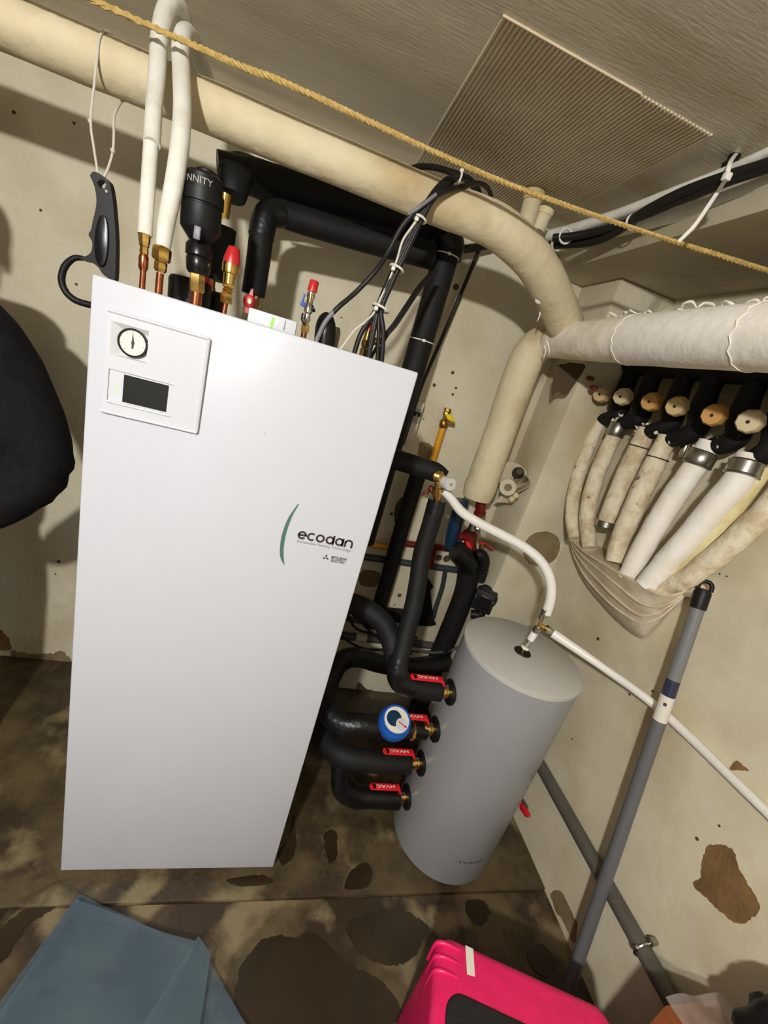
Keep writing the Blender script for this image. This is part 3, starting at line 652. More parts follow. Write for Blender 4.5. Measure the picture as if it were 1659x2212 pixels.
r = bmesh.ops.extrude_face_region(bm, geom=bm.faces[:]); bmesh.ops.translate(bm, verts=[g for g in r['geom'] if isinstance(g, bmesh.types.BMVert)], vec=(0, 0.022, 0))
bmesh.ops.recalc_face_normals(bm, faces=bm.faces)
me = bpy.data.meshes.new('handle'); bm.to_mesh(me); bm.free(); link('handle', me, 'black_plastic', t)
gp = [at(180, 558, y=ysw + 0.01), at(160, 558, y=ysw + 0.01), at(140, 576, y=ysw + 0.01), at(133, 604, y=ysw + 0.01), at(142, 630, y=ysw + 0.01), at(162, 648, y=ysw + 0.01), at(192, 658, y=ysw + 0.01), at(215, 660, y=ysw + 0.01)]
MB().tube(gp, [rp(5, gp[0]), rp(6, gp[0])] + [rp(7, gp[0])] * 6, 12, 6, 0.08, 160, flat=1.0).build('knuckle_guard', 'black_plastic', t)
ip = [(216, 468), (226, 466), (233, 480), (236, 510), (234, 545), (228, 572), (217, 576), (208, 560), (205, 530), (208, 495)]
P, _ = catmull([at(u, v, y=ysw) for u, v in ip + ip[:1]], 3); MB().prism(P[:-1], (0, -0.005, 0)).build('grip_insert', 'black_gloss', t, bevel=0.002)
p = at(231, 414, y=ysw); MB().lathe(p + V(0, 0.002, 0), p - V(0, 0.003, 0), [(0, rp(3.5, p)), (1, rp(3, p))], 10).build('rivet', 'chrome', t)
# strings: loop over the pipe, knots
m = MB()
rr = rp(2.6, at(200, 300, y=0.30))
st = [at(213, 383, y=ysw + 0.01), at(203, 320, y=0.295), at(196, 262, y=0.30), at(204, 180, y=0.303)]
c1 = st[-1]
# wraps round the pipe's front and back down to the second string
wrapp = []
xe = at(249, 215, y=0.345).x
for an, f in ((185, 0), (155, 0), (120, 0.05), (85, 0.25), (40, 0.5), (0, 0.7), (-40, 0.9), (-75, 1.0)):
    a = math.radians(an); wrapp.append(V(c1.x + (xe - c1.x) * f, YP + (RP + 0.003) * math.cos(a), ZP + (RP + 0.003) * math.sin(a)))
s2 = [at(247, 250, y=0.33), at(246, 290, y=0.31), at(244, 326, y=0.305), at(234, 362, y=0.295), at(222, 388, y=ysw + 0.012)]
m.tube(st + wrapp + s2, rr, 8, 5)
so = m.build('hanging_string', 'string_white', t)
for u, v in ((195, 262), (244, 326)):
    m = MB().sphere(at(u, v, y=0.302), rp(5, c1), 10, 6); m.tube([at(u, v, y=0.302), at(u - 5, v - 6, y=0.298)], [rr, rr * 0.6], 6, 1); m.build('knot', 'string_white', so)

# ------------------------------------------------------------------ cable bundle from the unit over the lagged pipe
t = thing('cable_bundle', 'bundle of black cables tied with white cable ties rising over the lagged pipe', 'cable', down_to_top(at(800, 765, y=0.28)))
def cable(px, r, mat='cable_black', nm='cable', tt=None, seg=10):
    P = [at(u, v, y=y) for u, v, y in px]
    if P[0].z < UT + 0.03 and tt is t: P[0].z = UT - 0.004
    return MB().tube(P, rp(r, P[len(P) // 2]), seg, 8).build(nm, mat, tt)
cable([(684, 726, 0.27), (700, 700, 0.27), (722, 672, 0.27)], 5.2, 'cable_grey', 'cable', t)
cable([(720, 675, 0.27), (735, 660, 0.27), (770, 630, 0.28), (812, 585, 0.28), (838, 545, 0.29), (868, 490, 0.285), (905, 450, 0.278), (950, 418, 0.285), (995, 404, 0.315), (1030, 396, 0.38), (1050, 403, 0.43), (1060, 420, 0.47), (1063, 440, 0.5)], 5.6, 'cable_black', 'cable', t)
cable([(882, 462, 0.278), (905, 448, 0.270), (942, 420, 0.278)], 4.0, 'cable_grey', 'cable', t)
base = [(765, 762, -5), (797, 772, 0), (827, 776, 5), (796, 768, -3), (818, 772, 2)]
for i, (u, v, o) in enumerate(base):
    cable([(u, v, 0.28), ((u + 812 + o) / 2 + (-6, 2, 6, 0, 2)[i], 720, 0.28), (817 + o * 1.3, 672, 0.285), (836 + o, 625, 0.288), (856 + o, 580, 0.29), (880 + o, 530, 0.288), (907 + o, 472, 0.288), (930 + o, 432, 0.288), (962 + o * 1.5, 396, 0.305), (995 + o * 1.5, 380 + i, 0.35), (1022 + o, 395 + i * 2, 0.43), (1034 + o, 425, 0.47)], 5.8 if i < 3 else 4.6, 'cable_black', 'cable', t)
cable([(736, 741, 0.27), (765, 715, 0.275), (790, 695, 0.28), (808, 675, 0.28), (822, 645, 0.283), (840, 605, 0.286), (858, 560, 0.286), (870, 520, 0.288), (890, 490, 0.28), (903, 472, 0.28)], 2.8, 'string_white', 'cable', t)
cable([(1000, 380, 0.38), (975, 372, 0.44), (940, 362, 0.48), (905, 360, 0.52), (880, 368, 0.55)], 6, 'cable_black', 'cable', t)
for o in (0, 7):
    cable([(800 + o * 2.2, 768, 0.33), (826 + o, 730, 0.34), (850 + o, 700, 0.35), (880 + o, 655, 0.37), (905 + o, 618, 0.40), (935 + o, 585, 0.45)], 3.6, 'cable_black', 'cable', t)
for (u, v, y, rx, tilt) in ((822, 666, 0.284, 19, 0.35), (857, 580, 0.29, 15, 0.2), (907, 473, 0.288, 14, 0.1)):
    c0 = at(u, v, y=y); k = rp(1, c0)
    d = (at(u + 10, v - 22, y=y + 0.002) - c0).normalized(); x, yy, _ = frame(d)
    pts = [c0 + (x * math.cos(2 * PI * q / 16) + yy * math.sin(2 * PI * q / 16)) * (rx * k) for q in range(16)]
    tie = MB().tube(pts, 2.6 * k, 6, 1, closed=True).build('cable_tie', 'white_tie', t)
    hx = c0 + (CAM - c0).normalized() * (rx * k) - right * (rx * 0.5 * k); MB().box(hx, (8 * k, 7 * k, 8 * k)).build('tie_head', 'white_tie', tie, bevel=0.001)
p = [at(998, 368, y=0.33), at(997, 380, y=0.325), at(991, 394, y=0.32)]; MB().tube(p, rp(2.2, p[0]), 6, 3).build('cable_tie', 'white_tie', t); MB().sphere(p[0], rp(5, p[0]), 8, 6).build('tie_head', 'white_tie', t)
# thin cable down the wall right of the riser
q = thing('drop_cable', 'thin black cable dropping down the wall right of the black riser', 'cable', at(900, 850, y=0.8))
MB().tube([at(1042, 512, y=0.82), at(1036, 535, y=0.82), at(1010, 600, y=0.82), at(985, 660, y=0.82), at(955, 730, y=0.81), at(928, 792, y=0.80), at(905, 850, y=0.79), at(870, 960, y=0.78)], rp(4.2, at(985, 660, y=0.82)), 10, 5).build('cable', 'cable_black', q)

# ------------------------------------------------------------------ insulated lines and cables along the beam, upper right
t = thing('line_set', 'white sleeved lines and black cables clipped along the ceiling edge at upper right', 'pipe', at(1400, 450, z=2.16))
def zl(px, r, mat, nm):
    P = [at(u, v, z=z) for u, v, z in px]; rads = [rp(r, p) for p in P]
    return MB().tube(P, rads, 14, 6).build(nm, mat, t)
zl([(1800, 262, 2.20), (1659, 330, 2.19), (1560, 375, 2.19), (1450, 418, 2.18), (1330, 465, 2.17), (1230, 497, 2.16), (1180, 510, 2.155)], 11, 'foam_white', 'white_sleeve')
zl([(1800, 338, 2.16), (1659, 392, 2.16), (1580, 424, 2.16), (1480, 458, 2.155), (1380, 484, 2.15), (1290, 506, 2.145)], 15, 'foam_white', 'white_sleeve')
zl([(1800, 300, 2.17), (1659, 352, 2.165), (1560, 384, 2.16), (1470, 418, 2.155), (1390, 460, 2.145), (1320, 505, 2.13), (1270, 521, 2.12), (1200, 526, 2.11)], 11, 'cable_black', 'cable')
zl([(1800, 312, 2.16), (1659, 366, 2.155), (1560, 398, 2.15), (1460, 437, 2.145), (1385, 468, 2.14), (1300, 497, 2.135), (1240, 510, 2.12), (1195, 514, 2.11)], 8, 'cable_black', 'cable')
p = [at(1592, 330, z=2.235), at(1578, 345, z=2.19), at(1572, 378, z=2.14), at(1548, 420, z=2.12)]
MB().tube([at(1592, 330, z=2.245), at(1578, 350, z=2.16), at(1568, 385, z=2.125), at(1552, 412, z=2.115), at(1530, 445, z=2.08), at(1500, 488, z=2.04), at(1466, 522, z=2.01)], [rp(4, p[0])] * 7, 8, 4, flat=0.5).build('cable_tie', 'white_tie', t)
MB().box(at(1570, 382, z=2.118), (0.014, 0.012, 0.014)).build('tie_head', 'white_tie', t, bevel=0.002)
c0 = at(1590, 330, z=2.24); MB().lathe(V(c0.x, c0.y, ZC), V(c0.x, c0.y, ZC - 0.03), [(0, 0.012), (0.5, 0.012), (0.6, 0.018), (1, 0.016)], 12).build('ceiling_clip', 'black_plastic', t)
for u, v, z in ((1222, 510, 2.12), (1366, 480, 2.135)):
    c0 = at(u, v, z=z); rr = rp(14, c0)
    pts = [c0 + V(math.cos(2 * PI * q / 18) * rr, 0, math.sin(2 * PI * q / 18) * rr) for q in range(18)]
    MB().tube(pts, rp(2.4, c0), 6, 1, closed=True).build('cable_tie', 'white_tie', t)
MB().tube([at(1188, 520, y=0.80), at(1110, 512, y=0.80), at(1060, 528, y=0.80), at(1000, 538, y=0.79), at(960, 535, y=0.78)], rp(8, at(1100, 515, y=0.8)), 10, 5).build('cable', 'cable_black', t)

# ------------------------------------------------------------------ manifold on the right wall
XM = 1.43
t = MF = thing('pipe_manifold', 'dark pipe manifold with six beige knobs on the right wall', 'manifold', (1.55, 0.3, 1.7))
ky = [(1298, 852), (1343, 857), (1405, 868), (1460, 878), (1540, 897), (1618, 911)]
ktop = [(1300, 908), (1338, 915), (1392, 936), (1436, 954), (1526, 968), (1612, 1000)]
kc = ['knob_beige', 'knob_pale', 'knob_amber', 'knob_beige', 'knob_amber', 'knob_pale']
MB().tube([V(1.53, 0.605, 1.86), V(1.53, -0.6, 1.86)], 0.045, 20, 1).build('header', 'foam_black', t)
MB().tube([V(1.545, 0.605, 1.965), V(1.545, -0.6, 1.965)], 0.04, 20, 1).build('header', 'foam_black', t)
for i, (u, v) in enumerate(ky):
    p = at(u, v, x=XM); b = V(1.535, p.y, p.z)
    ax = V(-0.86, -0.48, -0.16).normalized()
    vb = MB().tube([V(1.53, p.y + 0.02, 1.86), V(1.525, p.y + 0.012, 1.79), V(1.522, p.y, 1.73), V(1.520, p.y - 0.015, 1.67), at(*ktop[i], x=1.517)], [0.03, 0.028, 0.034, 0.030, 0.024], 16, 4).build('valve', 'foam_black', t)
    rk = 0.0275
    kn = MB().lathe(p - ax * 0.032, p + ax * 0.012, [(0, rk * 0.9), (0.25, rk * 1.12), (0.62, rk * 1.08), (0.92, rk * 0.95), (1.0, rk * 0.86)], 9).build('knob', kc[i], vb, smooth=25)
    MB().lathe(p + ax * 0.0105, p + ax * 0.0128, [(0, 0.0045), (1, 0.0045)], 8).build('screw_hole', 'hole_dark', kn)
for u, v in ((1275, 818), (1282, 838)):
    p = at(u, v, x=1.385); MB().sphere(p, rp(8, p), 12, 8, (1, 1.4, 0.7)).build('red_tap', 'red_paint', t)

# fan of lagged tubes gathered into a cloth wrap
t = thing('lagged_tubes', 'fan of old cream lagged tubes gathered into a cloth wrap on the right wall', 'pipe', (1.55, 0.2, 1.1))
def fan(px, r, mat, xs=(1.515, 1.50)):
    n = len(px); P = [at(u, v, x=xs[0] + (xs[1] - xs[0]) * i / (n - 1)) for i, (u, v) in enumerate(px)]
    ob = MB().tube(P, [rp(q, p) for q, p in zip(r, P)], 18, 6, 0.07, 30).build('lagged_tube', mat, t)
    return P, ob
f1 = fan([(1303, 900), (1283, 940), (1258, 1000), (1240, 1065), (1236, 1120), (1242, 1165)], [11, 13.5, 14, 14, 14, 13], 'lagging_old')
f2 = fan([(1343, 905), (1325, 945), (1297, 1005), (1275, 1075), (1268, 1130), (1274, 1185)], [12, 15.5, 17, 17, 16, 15], 'lagging_old')
f3 = fan([(1398, 925), (1380, 965), (1352, 1025), (1326, 1085), (1306, 1140)], [17, 19.5, 20, 19, 17], 'lagging_old', (1.515, 1.515))
f4 = fan([(1442, 942), (1420, 990), (1388, 1055), (1362, 1115), (1338, 1170), (1328, 1215)], [18, 21, 22, 21, 20, 19], 'lagging_old')
f5 = fan([(1535, 955), (1508, 1000), (1465, 1060), (1420, 1130), (1383, 1195), (1355, 1250)], [23, 24, 24, 23, 22, 20], 'lagging_clean', (1.515, 1.485))
f6 = fan([(1622, 985), (1600, 1030), (1550, 1090), (1495, 1155), (1440, 1215), (1395, 1265)], [27, 28, 28, 27, 25, 22], 'lagging_clean', (1.515, 1.475))
f7 = fan([(1650, 1010), (1614, 1062), (1562, 1132), (1512, 1190), (1465, 1238), (1420, 1272)], [18, 19, 19, 18, 17, 15], 'lagging_yellow', (1.54, 1.50))
f8 = fan([(1735, 1000), (1668, 1088), (1605, 1152), (1540, 1208), (1480, 1252), (1425, 1276)], [25, 25, 25, 24, 22, 18], 'lagging_old', (1.515, 1.50))
def collar(P, i0, f0, i1, f1_, r, mat='steel', nm='collar'):
    A = P[i0].lerp(P[i0 + 1], f0); B = P[i1].lerp(P[i1 + 1], f1_); k = rp(r, A)
    MB().lathe(A, B, [(0, k), (0.06, k * 1.04), (0.1, k), (0.85, k), (0.9, k * 1.05), (1, k)], 22).build(nm, mat, t)
collar(f2[0], 0, 0.25, 0, 0.95, 18); collar(f5[0], 0, 0.45, 1, 0.1, 28); collar(f6[0], 0, 0.3, 0, 1.0, 33); collar(f3[0], 3, 0.75, 3, 1.0, 20)
p = [at(1483, 960, x=1.56), at(1472, 988, x=1.56)]; MB().lathe(p[0], p[1], [(0, rp(11, p[0])), (0.8, rp(11, p[0])), (1, rp(9, p[0]))], 14).build('tube_end', 'chrome', t)
for P, r in ((f3[0], 20.5), (f4[0], 22)):
    A = P[1]; d = (P[2] - P[0]).normalized(); x, y, _ = frame(d); k = rp(r, A)
    MB().tube([A + (x * math.cos(2 * PI * q / 18) + y * math.sin(2 * PI * q / 18)) * k for q in range(18)], rp(1.2, A), 5, 1, closed=True).build('tie_wire', 'hole_dark', t)
# torn fibres at the tube tops
for P, r in ((f4[0], 24), (f3[0], 20), (f1[0], 14), (f5[0], 28), (f2[0], 16)):
    for k in range(5):
        a = random.uniform(0, 2 * PI); q = P[0].lerp(P[1], 0.12) + V(-0.3 * rp(r, P[0]), rp(r, P[0]) * math.cos(a), rp(r, P[0]) * 0.6 * math.sin(a))
        MB().tube([q, q + V(-0.006, random.uniform(-.01, .01), random.uniform(0, .006)), q + V(random.uniform(-.010, 0), random.uniform(-.012, .012), random.uniform(-.004, .010))], [0.0045, 0.0032, 0.001], 6, 3, 0.4, 120).build('torn_fibre', 'lagging_clean', t)
rim = [(1229, 1130), (1234, 1160), (1262, 1188), (1300, 1214), (1345, 1245), (1385, 1268), (1430, 1284), (1466, 1280), (1490, 1268), (1506, 1256)]
keel = [(1229, 1130), (1236, 1195), (1256, 1250), (1292, 1300), (1335, 1345), (1383, 1379), (1412, 1362), (1440, 1330), (1480, 1288), (1506, 1256)]
Rm, _ = catmull([V(u, v, 0) for u, v in rim], 5); Kl, _ = catmull([V(u, v, 0) for u, v in keel], 5)
n, nt_ = len(Rm), 16; vs = []; fs = []
def dpt(s, q): return 0.018 + 0.125 * (math.sin(PI * min(max(s, 0.0), 1.0)) ** 0.6) * (1 - q) ** 0.55
for i in range(n):
    s = i / (n - 1)
    for j in range(nt_ + 1):
        q = j / nt_; c0 = Rm[i].lerp(Kl[i], q); x = XR - dpt(s, q) * (1.0 if q < 1 else 0.0) - 0.004 * math.sin(q * 15 + s * 4) * math.sin(PI * s) * (1 - q)
        if q == 1: x = XR - 0.004
        x -= 0.006 * noise.noise(V(s * 9, q * 6, 1.3)) * math.sin(PI * s)
        vs.append(at(c0.x, c0.y, x=x))
    vs.append(V(XR - 0.001, vs[-nt_ - 1].y + 0.0, vs[-nt_ - 1].z + 0.01))
st_ = nt_ + 2
for i in range(n - 1):
    for j in range(nt_): fs.append((i * st_ + j, (i + 1) * st_ + j, (i + 1) * st_ + j + 1, i * st_ + j + 1))
    fs.append((i * st_, i * st_ + nt_ + 1, (i + 1) * st_ + nt_ + 1, (i + 1) * st_))
MB().add(vs, fs).build('cloth_wrap', 'wrap_cloth', t, smooth=60)
for q0 in (0.02, 0.28, 0.5, 0.72):
    pts = []
    for i in range(1, n - 1, 2):
        s = i / (n - 1); c0 = Rm[i].lerp(Kl[i], q0 + 0.05 * math.sin(s * 9 + q0 * 7)); pts.append(at(c0.x, c0.y, x=XR - dpt(s, q0) - 0.0015))
    MB().tube(pts, [0.0035 * (0.5 + math.sin(PI * k / (len(pts) - 1))) for k in range(len(pts))], 6, 3, 0.3, 60).build('wrap_fold', 'wrap_cloth', t)

# ------------------------------------------------------------------ small fittings on the back wall
t = thing('breaker_box', 'small white circuit breaker box on the back wall beside the unit', 'breaker box', at(895, 915, y=YB))
def bw(u0, v0, u1, v1, y): a, b = at(u0, v0, y=y), at(u1, v1, y=y); return min(a.x, b.x), max(a.x, b.x), min(a.z, b.z), max(a.z, b.z)
yf = YB - 0.055
xa, xb = at(868, 950, y=yf).x - 0.03, at(908, 905, y=yf).x; za, zb = at(896, 953, y=yf).z, at(918, 872, y=yf).z
MB().box(((xa + xb) / 2, (YB + yf) / 2, (za + zb) / 2), (xb - xa, YB - yf, zb - za)).build('casing', 'box_white', t, bevel=0.004)
c0 = at(900, 898, y=yf); MB().box((c0.x - 0.004, yf - 0.004, c0.z), (0.036, 0.010, 0.055)).build('breaker', 'breaker_grey', t, bevel=0.002)
for dx in (-0.012, 0.006):
    MB().box((c0.x + dx, yf - 0.012, c0.z + 0.006), (0.008, 0.012, 0.014)).build('toggle', 'black_plastic', t, bevel=0.001)
MB().box((c0.x - 0.003, yf - 0.010, c0.z + 0.013), (0.030, 0.010, 0.005)).build('toggle_bar', 'black_plastic', t)

t = thing('gas_pipe', 'short yellow gas pipe with yellow tap on the back wall', 'pipe', at(930, 1000, y=0.82))
yg = 0.82
A, B = at(930, 1010, y=yg), at(957, 922, y=yg)
MB().tube([A, B], rp(7.2, A), 14, 1).build('pipe', 'gas_yellow', t)
rod(t, 'nut', 'brass_dull', at(956, 926, y=yg), at(960, 906, y=yg), [(0, 6), (0.2, 9.5), (0.8, 9.5), (1, 6)], 8)
rod(t, 'valve_body', 'brass_dull', at(960, 908, y=yg), at(968, 882, y=yg), [(0, 5), (0.3, 6), (0.5, 8), (0.7, 6), (0.75, 8), (1, 8)], 8)
h = at(968, 900, y=yg - 0.02); k = rp(1, h)
MB().prism([h + V(-8 * k, -0.004, 4 * k), h + V(3 * k, -0.004, 6 * k), h + V(16 * k, -0.004, -2 * k), h + V(16 * k, -0.004, -8 * k), h + V(0, -0.004, -6 * k)], (0, 0.009, 0)).build('tap_handle', 'tap_yellow', t, bevel=0.0015)
MB().tube([at(962, 914, y=yg - 0.01), at(982, 917, y=yg - 0.01)], rp(3, h), 8, 1).build('test_point', 'brass_dull', t)

# chrome pipe clips at the foot of the pillar
yc = 0.66
t = thing('pipe_clip', 'chrome pipe clip and stub tubes on the wall beside the lagged drop', 'bracket', at(1105, 1045, y=0.72))
rod(t, 'stub_tube', 'beam_paint', at(1108, 1050, y=0.80), at(1097, 1053, y=yc - 0.03), [(0, 15), (1, 16)], 20)
rod(t, 'tube_plug', 'plaster_grey', at(1098, 1053, y=yc - 0.028), at(1097, 1053, y=yc - 0.034), [(0, 8), (1, 8)], 16)
rod(t, 'chrome_sleeve', 'chrome', at(1109, 1052, y=yc), at(1138, 1038, y=yc), [(0, 15), (0.9, 16), (1, 15)], 20)
rod(t, 'open_end', 'hole_dark', at(1122, 1018, y=0.78), at(1119, 1022, y=yc + 0.02), [(0, 11), (1, 12)], 18)
rod(t, 'screw_post', 'gum_brown', at(1121, 1025, y=0.75), at(1123, 1019, y=yc), [(0, 5), (1, 6)], 12)
MB().sphere(at(1113, 1070, y=yc), rp(8, at(1113, 1070, y=yc)), 14, 8).build('bolt_head', 'knob_pale', t)
MB().sphere(at(1105, 1078, y=yc - 0.01), rp(7, at(1105, 1078, y=yc)), 14, 8).build('bolt_head', 'knob_pale', t)
P, _ = catmull([at(u, v, y=0.70) for u, v in ((1085, 1005), (1100, 998), (1122, 1003), (1136, 1016), (1138, 1030), (1125, 1060), (1110, 1086), (1090, 1086), (1068, 1084), (1085, 1070), (1080, 1040), (1085, 1005))], 3)
MB().prism(P[:-1], (0, 0.012, 0)).build('back_plate', 'beam_paint', t, bevel=0.003)

# thin conduits on the back wall
t = thing('wall_conduit', 'blue-grey conduit running level along the back wall behind the black pipes', 'conduit', at(900, 1220, y=0.83))
p = [at(730, 1195, y=0.835), at(1070, 1243, y=0.835)]; MB().tube(p, rp(7.5, p[0]), 12, 1).build('run', 'conduit_blue_grey', t)
p = [at(962, 1232, y=0.83), at(955, 1270, y=0.83), at(942, 1310, y=0.83), at(936, 1335, y=0.83)]; MB().tube(p, rp(5, p[0]), 10, 4).build('branch', 'conduit_blue_grey', t)
t = thing('wall_conduit', 'grey conduit low along the back wall behind the tank pipes', 'conduit', at(800, 1380, y=0.83))
p = [at(690, 1368, y=0.835), at(985, 1400, y=0.835)]; MB().tube(p, rp(8.5, p[0]), 12, 1).build('run', 'conduit_grey', t)
a, b = at(768, 1376, y=0.835), at(791, 1379, y=0.835); MB().lathe(a, b, [(0, rp(9.2, a)), (1, rp(9.2, a))], 12).build('sticker', 'paper_label', t)
p = [at(690, 1325, y=0.835), at(800, 1345, y=0.835)]; MB().tube(p, rp(6.5, p[0]), 12, 1).build('upper_run', 'conduit_grey', t)
t = thing('wall_pipe', 'yellow and oxide red pipe running level on the back wall', 'pipe', at(880, 1180, y=0.82))
p = [at(740, 1165, y=0.825), at(853, 1186, y=0.825)]; MB().tube(p, rp(7, p[0]), 12, 1).build('yellow_length', 'gas_yellow', t)
p = [at(853, 1171, y=0.825), at(1030, 1192, y=0.825)]; MB().tube(p, rp(7, p[0]), 12, 1).build('red_length', 'red_paint', t)
p = [at(939, 1185, y=0.825), at(934, 1208, y=0.825), at(928, 1225, y=0.825)]; MB().tube(p, rp(6, p[0]), 10, 3).build('red_branch', 'red_paint', t)

# ------------------------------------------------------------------ plumbing between the unit and the tank
t = thing('blue_pipe', 'short glossy blue pipe below the lagged drop', 'pipe', at(975, 1160, y=0.74))
p = [at(998, 1080, y=0.74), at(988, 1115, y=0.74), at(979, 1150, y=0.74), at(973, 1182, y=0.74)]; MB().tube(p, [rp(16, p[0]), rp(16, p[0]), rp(16.5, p[0]), rp(15, p[0])], 18, 5).build('pipe', 'blue_pipe', t)
t = thing('red_valve_set', 'glossy red valve body with red lever below the lagged drop', 'valve', at(1015, 1170, y=0.69))
yr = 0.69
rod(t, 'upper_nipple', 'red_paint', at(1040, 1085, y=yr), at(1036, 1112, y=yr), [(0, 12), (0.7, 11), (0.75, 13), (1, 13)], 12)
rod(t, 'glass_tube', 'steel', at(1030, 1115, y=yr), at(1016, 1152, y=yr), [(0, 9), (1, 9)], 16)
rod(t, 'chain', 'steel', at(1036, 1122, y=yr - 0.02), at(1030, 1146, y=yr - 0.02), [(0, 5), (0.3, 7), (0.4, 4), (0.7, 7), (0.8, 8), (1, 4)], 8)
rod(t, 'body', 'red_paint', at(1017, 1144, y=yr), at(1009, 1190, y=yr), [(0, 9), (0.15, 16), (0.5, 15), (0.75, 19), (1, 20)], 20)
rod(t, 'side_boss', 'red_paint', at(1010, 1160, y=yr), at(990, 1158, y=yr), [(0, 11), (0.5, 11), (0.55, 8), (1, 8)], 14)
h = at(1015, 1180, y=yr - 0.045); k = rp(1, h)
MB().prism([h + V(-13 * k, 0, 9 * k), h + V(-4 * k, 0, 9 * k), h + V(6 * k, 0, -2 * k), h + V(9 * k, 0, -12 * k), h + V(0, 0, -12 * k), h + V(-6 * k, 0, -3 * k)], (0, 0.008, 0)).build('lever', 'lever_red', t, bevel=0.002)
p = at(1000, 1170, y=yr - 0.03); MB().sphere(p, rp(4, p), 10, 6).build('bleed_screw', 'chrome', t)
rod(t, 'drain_cock', 'brass_dull', at(1038, 1188, y=yr - 0.03), at(1042, 1172, y=yr - 0.03), [(0, 4), (0.5, 5), (1, 4)], 10)
p = [at(1036, 1174, y=yr - 0.04), at(1047, 1173, y=yr - 0.04), at(1058, 1182, y=yr - 0.04), at(1064, 1185, y=yr - 0.04)]; MB().tube(p, [rp(4, p[0])] * 4, 8, 4, flat=0.5).build('drain_lever', 'lever_red', t)

yq = 0.66
t = thing('foam_pipe', 'black foam sleeved pipe running past the circulation pump down behind the grey tank', 'pipe', at(960, 1380, y=yq))
p = [at(985, 1188, y=yq), at(1000, 1200, y=yq), at(1014, 1222, y=yq), at(1015, 1250, y=yq)]; MB().tube(p, [rp(22, p[0]), rp(25, p[0]), rp(23, p[0]), rp(22, p[0])], 20, 5, 0.05, 30).build('taped_joint', 'tape_black', t)
p = [at(1012, 1232, y=yq), at(1005, 1275, y=yq), at(985, 1330, y=yq), at(958, 1395, y=yq), at(930, 1460, y=yq), at(905, 1525, y=yq), at(885, 1600, y=yq)]; MB().tube(p, [rp(23, p[0])] * 7, 22, 4, 0.03, 25).build('sleeve', 'foam_black', t)
p = [at(1030, 1200, y=yq - 0.02), at(1040, 1198, y=yq - 0.02), at(1046, 1212, y=yq - 0.02), at(1042, 1235, y=yq - 0.02), at(1036, 1252, y=yq - 0.02)]; MB().tube(p, rp(12, p[0]), 16, 4).build('side_elbow', 'black_plastic', t)
rod(t, 'side_valve', 'black_plastic', at(1040, 1228, y=yq - 0.03), at(1038, 1244, y=yq - 0.03), [(0, 13), (0.5, 12), (0.55, 9), (1, 10)], 10)
yk = 0.60; pc = at(1046, 1296, y=yk)
t = thing('circulation_pump', 'black square faced circulation pump beside the tank lid', 'pump', pc)
axp = (CAM - pc).normalized(); axp = (V(-0.55, -0.8, 0.12)).normalized()
x_ = V(0, 0, 1).cross(axp).normalized(); z_ = axp.cross(x_).normalized(); kk = rp(1, pc)
MB().box(pc, (44 * kk, 30 * kk, 46 * kk), (x_, axp, z_)).build('head', 'black_plastic', t, bevel=0.006, bseg=3)
MB().lathe(pc - axp * (12 * kk), pc - axp * (44 * kk), [(0, 22 * kk), (0.3, 26 * kk), (1, 24 * kk)], 20).build('volute', 'black_plastic', t)
MB().box(pc + axp * (15.5 * kk) - z_ * 3 * kk, (32 * kk, 1.2 * kk, 26 * kk), (x_, axp, z_)).build('display', 'black_gloss', t)
MB().box(pc + axp * (16 * kk) + z_ * 12 * kk, (16 * kk, 0.8 * kk, 2 * kk), (x_, axp, z_)).build('name_strip', 'ink_grey', t)
for sx_ in (-1, 1):
    MB().sphere(pc + axp * 15 * kk + x_ * (18 * kk * sx_) + z_ * 6 * kk, 2.2 * kk, 8, 6).build('screw', 'steel', t)
MB().tube([pc - z_ * 22 * kk, pc - z_ * 34 * kk + x_ * 4 * kk, pc - z_ * 42 * kk - x_ * 14 * kk], 10 * kk, 12, 4).build('lead', 'black_plastic', t)

# vertical sleeve near the wall
t = thing('foam_pipe', 'straight black foam drop close to the back wall behind the grey capped fitting', 'pipe', at(820, 1300, y=0.77))
p = [at(908, 1010, y=0.77), at(868, 1140, y=0.77), at(822, 1300, y=0.77), at(800, 1350, y=0.77)]; MB().tube(p, [rp(17.5, p[0])] * 4, 20, 3).build('sleeve', 'foam_black', t)
t = thing('insulation_scrap', 'torn flat scrap of black foam insulation behind the tank pipes', 'insulation', at(890, 1330, y=0.79))
P = [at(u, v, y=0.80) for u, v in ((795, 1310), (830, 1318), (880, 1322), (912, 1300), (918, 1265), (926, 1250), (930, 1258), (937, 1268), (930, 1275), (932, 1300), (938, 1340), (943, 1350), (930, 1354), (900, 1352), (850, 1345), (800, 1340))]
MB().prism(P, (0, 0.03, 0)).build('foam_sheet', 'foam_black', t, bevel=0.004)

